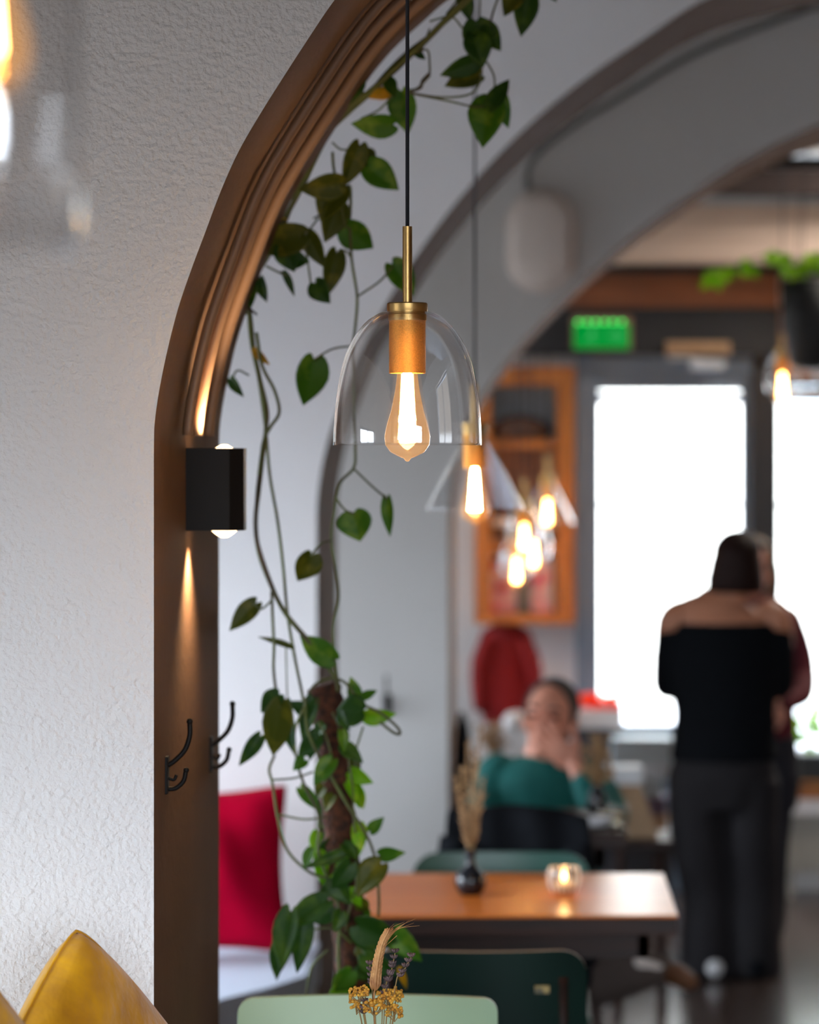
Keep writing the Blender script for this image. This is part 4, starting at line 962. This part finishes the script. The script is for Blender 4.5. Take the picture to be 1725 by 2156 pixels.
LV = [((750, 160), (714, 225), 62, 'd', 4.84), ((845, 193), (858, 282), 64, 'g', 4.90), ((828, 262), (740, 266), 56, 'g', 4.88), ((757, 306), (726, 394), 52, 'o', 4.87), ((774, 348), (840, 399), 62, 'g', 4.88), ((768, 318), (782, 352), 40, 'o', 4.9),
 ((1003, 45), (1012, 118), 68, 'd', 4.86), ((1012, 52), (1058, 106), 48, 'd', 4.88), ((1000, 75), (1018, 138), 62, 'd', 4.85), ((1005, 128), (928, 160), 46, 'd', 4.87), ((1010, 158), (936, 178), 56, 'o', 4.90), ((1034, 212), (1014, 308), 82, 'g', 4.88), ((1030, 226), (1074, 164), 38, 'd', 4.85), ((1052, 196), (1068, 270), 44, 'g', 4.9),
 ((1112, -12), (1098, 76), 54, 'd', 4.88), ((1098, -25), (1059, 32), 56, 'o', 4.87), ((974, -25), (990, 48), 36, 'd', 4.87), ((872, 110), (898, 124), 20, 'd', 4.86), ((826, 188), (772, 206), 30, 'y', 4.88), ((818, 168), (832, 205), 30, 'd', 4.86), ((1150, -20), (1172, 2), 24, 'd', 4.88),
 ((720, 388), (632, 402), 60, 'o', 4.86), ((716, 395), (672, 462), 76, 'o', 4.87), ((712, 430), (688, 506), 62, 'o', 4.88), ((726, 478), (786, 524), 66, 'g', 4.88), ((638, 496), (524, 524), 70, 'o', 4.85), ((600, 470), (540, 498), 44, 'y', 4.87), ((646, 492), (682, 562), 44, 'o', 4.88), ((596, 518), (620, 572), 52, 'd', 4.86), ((606, 548), (650, 548), 46, 'd', 4.87), ((709, 532), (690, 622), 48, 'o', 4.89), ((664, 596), (692, 638), 50, 'd', 4.87), ((598, 574), (622, 622), 18, 'd', 4.88), ((520, 582), (526, 648), 50, 'd', 4.84), ((528, 540), (512, 590), 36, 'o', 4.85), ((548, 585), (556, 640), 30, 'd', 4.86),
 ((826, 556), (876, 620), 58, 'g', 4.92), ((662, 757), (643, 856), 72, 'g', 4.9), ((486, 798), (509, 834), 24, 'd', 4.88), ((536, 736), (566, 768), 20, 'y', 4.88),
 ((744, 1080), (758, 1140), 76, 'g', 4.92), ((815, 1050), (820, 1130), 28, 'g', 4.92), ((657, 1168), (629, 1226), 60, 'o', 4.92), ((539, 1270), (483, 1327), 44, 'o', 4.9), ((613, 1362), (545, 1338), 15, 'o', 4.93), ((702, 1388), (627, 1340), 56, 'g', 4.93),
 ((588, 1462), (548, 1500), 48, 'd', 4.9), ((592, 1482), (574, 1594), 66, 'o', 4.89), ((604, 1482), (610, 1598), 42, 'd', 4.92), ((548, 1550), (504, 1612), 34, 'd', 4.9), ((764, 1498), (704, 1496), 70, 'd', 4.92), ((768, 1508), (832, 1508), 40, 'l', 4.95), ((748, 1470), (740, 1426), 32, 'g', 4.96), ((760, 1470), (796, 1452), 20, 'g', 4.95), ((642, 1600), (618, 1620), 30, 'g', 4.93),
 ((742, 1578), (753, 1662), 28, 'o', 4.97), ((634, 1660), (676, 1708), 30, 'g', 4.94), ((750, 1655), (764, 1705), 34, 'l', 4.97), ((780, 1750), (806, 1722), 28, 'g', 4.96), ((755, 1736), (757, 1800), 36, 'l', 4.96), ((800, 1800), (851, 1796), 32, 'g', 4.95), ((668, 1752), (660, 1802), 28, 'l', 4.94), ((655, 1788), (640, 1832), 26, 'g', 4.93), ((672, 1800), (690, 1874), 42, 'l', 4.95), ((728, 1794), (640, 1828), 26, 'd', 4.92), ((738, 1818), (700, 1874), 48, 'd', 4.9), ((802, 1820), (746, 1884), 66, 'o', 4.91),
 ((688, 1896), (598, 1952), 58, 'd', 4.9), ((702, 1922), (648, 1936), 42, 'd', 4.92), ((612, 1920), (588, 2046), 58, 'd', 4.91), ((640, 1930), (628, 2050), 48, 'd', 4.92), ((590, 1980), (578, 2068), 36, 'd', 4.93), ((752, 1948), (838, 1990), 76, 'd', 4.9), ((832, 1960), (884, 2028), 58, 'g', 4.93), ((768, 2008), (834, 2056), 62, 'd', 4.91), ((842, 2040), (859, 2088), 16, 'y', 4.9), ((708, 1935), (712, 1958), 12, 'l', 4.93),
 ((660, 1470), (632, 1560), 40, 'd', 4.95), ((668, 1540), (650, 1600), 36, 'd', 4.95), ((700, 1850), (735, 1905), 50, 'd', 4.93), ((650, 1500), (612, 1478), 34, 'd', 4.94)]
bm = nb()
for b_, t_, w_, k, d in LV:
    heart(bm, b_, t_, w_, d + .03 if d > 4.93 else d, MI[k], random.uniform(-.5, .5), random.uniform(.05, .22))
for k in range(34):
    y = 1500 + 590 * (k + random.random()) / 34; xc = 690 + 60 * (y - 1450) / 640; sd = random.choice((-1, 1))
    b0 = (xc + sd * random.uniform(0, 34), y); L0 = random.uniform(40, 70)
    heart(bm, b0, (b0[0] + sd * L0 * random.uniform(.1, .8), b0[1] + L0 * random.uniform(.4, .9)), L0 * random.uniform(.5, .8), random.uniform(4.9, 5.04), random.choice([0, 0, 1, 1, 2, 3]), random.uniform(-.9, .9), .15)
fo = link('foliage', bm, [LEAF[k] for k in 'dgoly'], pp)
mo = fo.modifiers.new('blade', 'SOLIDIFY'); mo.thickness = .0006

# ------------------------------------------------------------------ dried bouquet in the foreground
fx = (800 - VX) * 3.93 / F; fv = Vector((fx, 3.93, .76))
vs_ = thing('flower_vase', 'small clear vase for the dried flowers on the nearest table', 'vase', fv)
bm = nb(); lathe(bm, [(0, 0), (.022, 0), (.027, .01), (.027, .06), (.014, .09), (.013, .12), (.0115, .12), (.0125, .09), (.025, .058), (.025, .012), (0, .006)], n=28); link('body', bm, M['holder'], vs_, True)
def Q(px, py, dy=0): return P(px, py, 3.93 + dy) - fv
root = Vector((0, 0, .02)); neck = Vector((0, 0, .12))
def stemline(bm, tip, r=.0011, mid=None):
    pts = cr([root, neck + Vector((tip.x * .06, tip.y * .06, 0)), (neck + tip) * .5 + Vector((tip.x * .0, 0, 0)), tip], 6); tube(bm, pts, r, 6); return pts
# wheat
wt = thing('dried_wheat_ear', 'curved golden wheat ear, tallest stem of the dried bouquet', 'dried flower', fv)
path = cr([Q(790, 2080), Q(792, 2056), Q(797, 2020), Q(806, 1985), (Q(818, 1960))], 8)
bm = nb(); tube(bm, cr([root, neck, Q(788, 2120), path[0]], 6), .0014, 6); link('stalk', bm, M['wheat'], wt, True)
bm = nb()
for i in range(len(path) - 1):
    p = path[i]; t_ = (path[min(i + 1, len(path) - 1)] - p).normalized(); taper = 1 - .35 * i / len(path)
    sgn = 1 if i % 2 else -1
    for sx, sy in ((sgn, 0), (0, -1), (-sgn * .6, -.7)):
        c = p + Vector((sx * .0042 * taper, sy * .0035 * taper, 0)); dirv = (t_ + Vector((sx * .35, sy * .25, 0))).normalized()
        ball(bm, c + dirv * .003, (.0026 * taper, .0024 * taper, .0066 * taper), dirv.to_track_quat('Z', 'Y').to_matrix(), 2)
link('grains', bm, M['wheat'], wt, True)
bm = nb()
for tx, ty in ((884, 1949), (872, 1943), (876, 1934), (852, 1941), (848, 1948), (862, 1937), (830, 1945)):
    s0 = path[random.randint(18, 30)] if len(path) > 30 else path[-6]
    e = Q(tx, ty, random.uniform(-.01, .01)); m_ = (s0 + e) * .5 + Vector((-.003, 0, .004)); tube(bm, cr([s0, m_, e], 5), [.0006 - .00005 * k for k in range(11)], 4)
for tx, ty, i0 in ((802, 1970, 6), (804, 1995, 2), (845, 1950, 26), (836, 1970, 20)):
    tube(bm, [path[i0], (path[i0] + Q(tx, ty)) * .5, Q(tx, ty)], .0004, 4)
link('awns', bm, M['wheat'], wt)
# lavender
for k, (pts_, n_) in enumerate((([(784, 2090), (782, 2065), (779, 2032)], 5), ([(812, 2085), (822, 2055), (832, 2007)], 8), ([(832, 2080), (850, 2045), (866, 2016)], 5), ([(806, 2100), (812, 2075), (822, 2052)], 4), ([(766, 2140), (766, 2120), (770, 2095)], 4))):
    dy = random.uniform(-.012, .012)
    lv = thing('dried_lavender_sprig', ['grey lavender sprig left of the wheat ear', 'tallest dark lavender sprig right of the wheat ear', 'rightmost leaning lavender sprig of the bouquet', 'short lavender sprig tucked beside the wheat base', 'low dark lavender sprig under the left yellow cluster'][k], 'dried flower', fv, 0, 'lavender sprigs in the dried bouquet')
    ps = [Q(x, y, dy) for x, y in pts_]
    bm = nb(); tube(bm, cr([root, neck] + ps, 5), .0008, 5); link('stalk', bm, M['strawstem'], lv)
    bm = nb(); cc = cr(ps, 8); m0 = 5 if k < 3 else 2
    for q in range(n_):
        p = cc[int(m0 + (len(cc) - 1 - m0) * q / max(n_ - 1, 1))]
        for j in range(8):
            a = 6.283 * j / 8 + q; dv_ = Vector((math.cos(a) * .7, math.sin(a) * .7, .75)).normalized()
            ball(bm, p + dv_ * .0046, (.0018, .0018, .0042), dv_.to_track_quat('Z', 'Y').to_matrix(), 1)
    link('buds', bm, M['lav'], lv, True)
# yellow clusters
for k, (cx, cy, r_, dy, lb) in enumerate(((758, 2092, .014, -.01, 'upper left yellow flower cluster of the dried bouquet'), (751, 2118, .010, .004, 'lower left small yellow flower cluster of the bouquet'), (789, 2122, .016, -.016, 'front middle yellow flower cluster of the dried bouquet'), (818, 2102, .017, .0, 'upper right yellow flower cluster of the dried bouquet'), (831, 2133, .012, -.008, 'lower right browner yellow flower cluster of the bouquet'), (838, 2094, .008, .008, 'smallest yellow cluster at the right top of the bouquet'))):
    yt = thing('dried_yellow_flower', lb, 'dried flower', fv, 0, 'yellow clusters in the dried bouquet')
    c = Q(cx, cy, dy); bm = nb(); tube(bm, cr([root, neck + Vector((c.x * .1, 0, 0)), c - Vector((c.x * .2, 0, .02)), c], 5), .0010, 5)
    heads = []
    for j in range(int(60 * (r_ / .016) ** 2) + 12):
        a = random.uniform(0, 6.28); q = math.sqrt(random.random()) * r_; heads.append(c + Vector((q * math.cos(a), q * math.sin(a) * .8, random.uniform(-.006, .008) + .004 * math.cos(q / r_ * 1.5))))
    for h_ in heads[::6]: tube(bm, [c - Vector((0, 0, .012)), h_], .0005, 4)
    link('stalk', bm, M['strawstem'], yt)
    bm = nb()
    for h_ in heads: ball(bm, h_, random.uniform(.0016, .0026), sub=2)
    link('florets', bm, M['yarrow'], yt, True)

# ------------------------------------------------------------------ people
def capsule(bm, pts, rad, n=14, sub=3):
    ps = cr(pts, sub); rr = []
    m = len(pts) - 1
    for i in range(len(ps)):
        f = i / sub; a = min(int(f), m - 1); u = f - a; rr.append(rad[a] * (1 - u) + rad[a + 1] * u)
    tube(bm, ps, rr, n); ball(bm, pts[0], rad[0], sub=2); ball(bm, pts[-1], rad[-1], sub=2)
def torso(bm, secs, n=20):
    """secs: (center xyz, half width, half depth)"""
    ps = cr([s[0] for s in secs], 4); ell = []
    m = len(secs) - 1
    for i in range(len(ps)):
        f = i / 4; a = min(int(f), m - 1); u = f - a; u = u * u * (3 - 2 * u)
        ell.append((secs[a][1] * (1 - u) + secs[a + 1][1] * u, secs[a][2] * (1 - u) + secs[a + 1][2] * u))
    tube(bm, ps, 0, n, ell=ell, up=(1, 0, 0))
def head(bm, c, rot, s=1.0):
    """face towards local -y"""
    def V(x, y, z): return Vector(c) + rot @ (Vector((x, y, z)) * s)
    def B(p, r, sb=3): ball(bm, V(*p), Vector(r) * s, rot, sb)
    B((0, .012, .035), (.075, .092, .085)); B((0, -.018, -.03), (.060, .070, .078)); B((0, -.045, -.085), (.032, .032, .024))
    B((0, -.083, .045), (.05, .018, .02)); B((.036, -.078, .012), (.016, .012, .008)); B((-.036, -.078, .012), (.016, .012, .008))
    tube(bm, [V(0, -.088, .03), V(0, -.103, .0), V(0, -.112, -.020), V(0, -.098, -.032)], [.008 * s, .010 * s, .014 * s, .010 * s], 10)
    B((.012, -.098, -.026), (.009, .010, .008)); B((-.012, -.098, -.026), (.009, .010, .008))
    B((0, -.088, -.052), (.024, .012, .007)); B((0, -.086, -.062), (.021, .012, .007))
    B((.042, -.062, -.02), (.022, .022, .02)); B((-.042, -.062, -.02), (.022, .022, .02))
    for sx in (-1, 1): B((sx * .078, .008, .0), (.010, .018, .030)); B((sx * .074, .002, -.028), (.008, .008, .008))
    B((0, .03, -.07), (.052, .055, .07))
def hand(bm, wrist, fwd, palmn, sd=1, curl=.5, s=1.0, spread=.1):
    """wrist pos, finger direction, palm normal; sd: thumb side sign"""
    f = Vector(fwd).normalized(); nrm = Vector(palmn); nrm = (nrm - f * nrm.dot(f)).normalized(); x = f.cross(nrm).normalized() * sd
    W = Vector(wrist)
    R = Matrix((x, f, nrm)).transposed()
    ball(bm, W + f * .045 * s, Vector((.040, .050, .014)) * s, R, 3); ball(bm, W + f * .07 * s, Vector((.040, .022, .012)) * s, R, 3); ball(bm, W + f * .008 * s, Vector((.027, .02, .018)) * s, R, 2)
    L4 = [.074, .082, .076, .060]
    for k in range(4):
        o = (.028 - k * .0187) * s; b = W + f * ((.084 - .004 * abs(k - 1)) * s) + x * o
        d0 = (f + x * (spread * (1.5 - k))).normalized(); pts = [b - f * .015 * s, b]; p = b; ang = 0
        for seg, fr in enumerate((.45, .3, .25)):
            ang += curl * (.5, .9, .7)[seg]
            dr_ = (d0 * math.cos(ang) + nrm * math.sin(ang)).normalized(); p = p + dr_ * (L4[k] * fr * s); pts.append(p)
        capsule(bm, pts, [r * s for r in (.0095, .0092, .0085, .0078, .0068)], 10, 2)
    b = W + f * .022 * s + x * .026 * s
    capsule(bm, [b, b + (x * .8 + f * .7 + nrm * .2).normalized() * .036 * s, b + (x * .85 + f * 1.0 + nrm * .3).normalized() * .064 * s, b + (x * .6 + f * 1.2 + nrm * .45).normalized() * .085 * s], [.014 * s, .0115 * s, .010 * s, .008 * s], 10, 2)

# --- seated man
dm = 8.72; sm_ = F / dm
man = thing('person', 'seated man in a teal sweater with one hand over his mouth', 'person', ((1160 - VX) / sm_, dm, 0)); mo_ = Vector(man.location)
def mp(px, py, dd=0): return P(px, py, dm + dd) - mo_
bm = nb(); hr = Matrix.Rotation(R_(-14), 3, 'Z') @ Matrix.Rotation(R_(-6), 3, 'X') @ Matrix.Rotation(R_(5), 3, 'Y')
hc = mp(1158, 1518)
head(bm, hc, hr, 1.0)
capsule(bm, [hc + Vector((-.005, .04, -.07)), mp(1140, 1600, .05), mp(1140, 1640, .06)], [.056, .058, .07])
# raised left hand (image right) covering the mouth
wr = mp(1212, 1610, -.16)
fw = mp(1142, 1548, -.14) - wr
hand(bm, wr, fw, Vector((0, 1, .1)), -1, .22, 1.0, .08)
capsule(bm, [wr, mp(1238, 1665, -.2)], [.026, .033])
# resting right hand on the table
wr2 = Vector((mp(1080, 0, -.2).x, -.22, .60)); hand(bm, wr2, (.6, -.6, -.3), (0, 0, -1), 1, .35)
capsule(bm, [wr2, wr2 + Vector((-.04, .04, .02))], [.024, .03])
bo = remesh(link('body', bm, M['skin'], man), .0042, 3)
for sx in (-1, 1):
    bm = nb(); p = hc + hr @ Vector((sx * .034, -.084, .012)); ball(bm, p, Vector((.014, .009, .008)), hr, 2); link('eye', bm, M['eye'], man, True)
bm = nb()
ball(bm, hc + hr @ Vector((0, .024, .050)), Vector((.081, .094, .083)), hr, 3); ball(bm, hc + hr @ Vector((0, .06, .0)), Vector((.072, .055, .07)), hr, 3)
for sx in (-1, 1): ball(bm, hc + hr @ Vector((sx * .072, -.012, .03)), Vector((.010, .02, .035)), hr, 2)
cut = [v for v in bm.verts if (hr.transposed() @ (v.co - hc)).y < -.046 or (hr.transposed() @ (v.co - hc)).z < -.06]
bmesh.ops.delete(bm, geom=cut, context='VERTS'); 
link('hair', bm, M['hairgrey'], man, True)
for sx in (-1, 1):
    bm = nb(); tube(bm, [hc + hr @ Vector((sx * .016, -.100, .034)), hc + hr @ Vector((sx * .034, -.097, .040)), hc + hr @ Vector((sx * .052, -.084, .034))], [.004, .005, .003], 6); link('eyebrow', bm, M['hairgrey'], man, True)
bm = nb()
shz = mp(0, 1620).z
torso(bm, [((-.02, .06, .36), .17, .13), ((-.02, .06, .50), .165, .125), ((-.02, .055, .66), .175, .125), ((-.02, .05, .78), .185, .115), ((-.02, .055, shz), .165, .09), ((-.02, .06, shz + .035), .08, .065)])
capsule(bm, [mp(1050, 1630, .05), mp(1028, 1680, .02), mp(1020, 1720, -.03)], [.068, .062, .056]); capsule(bm, [mp(1020, 1720, -.03), (mp(1020, 1720, -.03) + wr2) * .5, wr2 + Vector((-.03, .03, .012))], [.056, .048, .038])
capsule(bm, [mp(1235, 1640, .05), mp(1268, 1680, -.04), mp(1288, 1718, -.14)], [.068, .062, .055]); capsule(bm, [mp(1288, 1718, -.14), mp(1255, 1690, -.2), mp(1232, 1650, -.19)], [.055, .052, .042])
remesh(link('sweater', bm, M['sweater'], man), .009, 4)
bm = nb()
torso(bm, [((-.02, .1, .33), .17, .15), ((-.02, .06, .42), .165, .13)])
capsule(bm, [(-.1, .05, .40), (-.14, -.28, .44), (-.15, -.40, .42)], [.09, .078, .066]); capsule(bm, [(-.15, -.40, .42), (-.14, -.37, .20), (-.14, -.36, .05)], [.066, .055, .048])
q0 = Vector((.06, .05, .40)); q1 = mp(1258, 2060, -.42); q2 = mp(1335, 2042, -.44); q3 = mp(1398, 2045, -.45)
capsule(bm, [q0, Vector((.10, -.2, .42)), q1 + Vector((0, .02, .02))], [.09, .08, .07]); capsule(bm, [q1, q2, q3], [.082, .074, .040])
remesh(link('trousers', bm, M['trouserbrown'], man), .009, 4)
bm = nb(); capsule(bm, [q3 + Vector((-.075, -.035, .028)), q3 + Vector((.01, -.01, .004))], [.022, .022]); link('sock', bm, M['opal'], man, True)
bm = nb(); capsule(bm, [(-.14, -.36, .10), (-.14, -.36, .05)], [.03, .03]); link('sock', bm, M['white'], man, True)
bm = nb(); capsule(bm, [q3 + Vector((.005, .01, -.005)), q3 + Vector((.035, -.03, -.005)), q3 + Vector((.07, -.08, -.015))], [.030, .034, .026]); remesh(link('shoe', bm, M['brownleather'], man), .006, 2)
bm = nb(); capsule(bm, [(-.14, -.34, .04), (-.145, -.42, .036), (-.15, -.50, .028)], [.038, .036, .028]); remesh(link('shoe', bm, M['brownleather'], man), .006, 2)
sk = thing('low_stool', 'low dark stool the man in teal sits on', 'stool', (mo_.x - .02, dm + .08, 0))
bm = nb(); box(bm, (-.2, -.17, .16), (.2, .2, .19), .008); link('seat', bm, M['darkwood'], sk)
for sx in (-1, 1):
    for sy in (-1, 1):
        bm = nb(); tube(bm, [(sx * .17, .01 + sy * .15, 0), (sx * .15, .01 + sy * .13, .16)], .014, 8); link('leg', bm, M['darkwood'], sk)

# --- woman with her back to the camera
dw = 9.89; sw_ = F / dw
wo = thing('person', 'woman seen from behind in black off-shoulder top and wide dark trousers', 'person', ((1525 - VX) / sw_, dw, 0)); wo_ = Vector(wo.location)
def wp_(px, py, dd=0): return P(px, py, dw + dd) - wo_
bm = nb(); hr = Matrix.Rotation(R_(180 + 18), 3, 'Z') @ Matrix.Rotation(R_(-4), 3, 'X'); hc = wp_(1550, 1192)
head(bm, hc, hr, .93)
capsule(bm, [hc + Vector((0, -.01, -.05)), wp_(1545, 1250), wp_(1532, 1285)], [.048, .048, .06])
torso(bm, [(wp_(1525, 1600), .16, .11), (wp_(1525, 1500), .13, .095), (wp_(1525, 1400), .155, .10), (wp_(1525, 1320), .175, .095), (wp_(1528, 1282), .165, .075), (wp_(1532, 1262), .10, .058), (wp_(1538, 1248), .055, .05)])
for px, sx in ((1418, -1), (1634, 1)):
    capsule(bm, [wp_(px + 14 * -sx, 1295, .0), wp_(px, 1312, .0), wp_(px - 8 * -sx, 1370, .02), wp_(px + (-8 if sx < 0 else 6), 1440, .06)], [.055, .058, .05, .045])
    el = wp_(px + (-8 if sx < 0 else 6), 1440, .06); wr = wp_(1525 + sx * 50, 1430, .30); capsule(bm, [el, (el + wr) * .5, wr], [.045, .038, .026])
    hand(bm, wr, Vector((-sx, .25, .1)), Vector((0, -1, 0)), sx, .5, .92)
remesh(link('body', bm, M['skin2'], wo), .006, 3)
bm = nb()
torso(bm, [(hc + Vector((-.005, -.03, -.088)), .096, .085), (hc + Vector((-.004, -.03, -.05)), .098, .098), (hc + Vector((0, -.022, .0)), .091, .105), (hc + Vector((.002, -.018, .045)), .082, .106), (hc + Vector((.003, -.014, .08)), .072, .09)])
ball(bm, hc + Vector((.003, -.015, .045)), (.084, .106, .082), None, 3)
for v in bm.verts:
    pass
remesh(link('hair', bm, M['hairdark'], wo), .006, 3)
bm = nb()
torso(bm, [(wp_(1526, 1600), .19, .13), (wp_(1526, 1560), .178, .125), (wp_(1527, 1500), .172, .118), (wp_(1525, 1440), .185, .12), (wp_(1524, 1380), .195, .12), (wp_(1524, 1340), .194, .11), (wp_(1524, 1310), .188, .10)], 28)
for px, sx in ((1418, -1), (1634, 1)):
    capsule(bm, [wp_(px + (-1 if sx < 0 else 1), 1335, .0), wp_(px + (-6 if sx < 0 else 4), 1380, .02), wp_(px + (-10 if sx < 0 else 6), 1435, .05)], [.058, .058, .056])
    el = wp_(px + (-10 if sx < 0 else 6), 1440, .05); wr = wp_(1525 + sx * 50, 1430, .28); capsule(bm, [el, (el + wr) * .5, el * .25 + wr * .75], [.056, .045, .034])
remesh(link('off_shoulder_top', bm, M['blackcloth'], wo), .010, 5)
bm = nb()
torso(bm, [(wp_(1522, 1585), .165, .115), (wp_(1522, 1640), .19, .13), (wp_(1520, 1700), .18, .12)], 24)
for cx, c2, sx in ((1468, 1490, -1), (1582, 1588, 1)):
    torso(bm, [(wp_(cx, 1640), .10, .11), (wp_(cx, 1750), .095, .105), (wp_(c2, 1880, .02), .090, .095), (wp_(c2, 1980), .094, .11), (wp_(c2, 2046), .098, .12)], 20)
remesh(link('trousers', bm, M['trouser'], wo), .010, 4)
for cx in (1500, 1590):
    bm = nb(); b = wp_(cx, 2050); b.z = .035; capsule(bm, [b + Vector((0, -.10, .005)), b + Vector((0, .05, 0)), b + Vector((-.01, .13, -.008))], [.034, .036, .026]); remesh(link('shoe', bm, M['white'] if cx == 1500 else M['blackcloth'], wo), .007, 2)

# --- person in burgundy, mostly hidden behind the woman
dp_ = 10.35; sp_ = F / dp_
pr_ = thing('person', 'person in a burgundy jumper, arm around the woman, mostly hidden behind her', 'person', ((1590 - VX) / sp_, dp_, 0)); po_ = Vector(pr_.location)
def pp_(px, py, dd=0): return P(px, py, dp_ + dd) - po_
bm = nb(); hr = Matrix.Rotation(R_(8), 3, 'Z'); hc = pp_(1580, 1205); head(bm, hc, hr, .95)
capsule(bm, [hc + Vector((0, .02, -.06)), pp_(1583, 1265, .02)], [.05, .055])
hw = pp_(1655, 1482, -.30); hand(bm, hw, pp_(1600, 1510, -.33) - hw, Vector((-.1, 1, 0)), 1, .35, .95)
remesh(link('body', bm, M['skin'], pr_), .006, 3)
bm = nb(); ball(bm, hc + Vector((.005, .02, .045)), (.092, .098, .088), None, 3); torso(bm, [(hc + Vector((.01, .04, -.13)), .095, .05), (hc + Vector((.01, .04, -.02)), .100, .075), (hc + Vector((.01, .03, .05)), .09, .08)])
cut = [v for v in bm.verts if (v.co - hc).y < -.05]; bmesh.ops.delete(bm, geom=cut, context='VERTS'); link('hair', bm, M['hairblond'], pr_, True)
bm = nb()
torso(bm, [(pp_(1590, 1560), .15, .11), (pp_(1590, 1480), .145, .105), (pp_(1588, 1380), .165, .115), (pp_(1588, 1310), .175, .10), (pp_(1586, 1275), .12, .07), (pp_(1584, 1258), .06, .055)])
capsule(bm, [pp_(1656, 1310), pp_(1685, 1375, -.02), pp_(1694, 1432, -.06)], [.060, .048, .044]); capsule(bm, [pp_(1694, 1432, -.06), pp_(1690, 1462, -.18), hw], [.044, .040, .030])
capsule(bm, [pp_(1518, 1310), pp_(1500, 1380, .03), pp_(1510, 1450, .05)], [.058, .048, .04])
remesh(link('jumper', bm, M['burgundy'], pr_), .009, 4)
bm = nb(); torso(bm, [(pp_(1592, 1545), .15, .11), (pp_(1592, 1640), .16, .12), (pp_(1592, 1700), .15, .11)])
for cx in (1555, 1625): capsule(bm, [pp_(cx, 1650), pp_(cx, 1800), Vector((pp_(cx, 0).x, 0, .09))], [.085, .062, .05])
remesh(link('trousers', bm, M['trousernavy'], pr_), .010, 4)
for cx in (1555, 1625): bm = nb(); b = pp_(cx, 2000); capsule(bm, [Vector((b.x, .03, .036)), Vector((b.x, -.06, .034)), Vector((b.x, -.15, .026))], [.036, .036, .026]); remesh(link('shoe', bm, M['brownleather'], pr_), .007, 2)
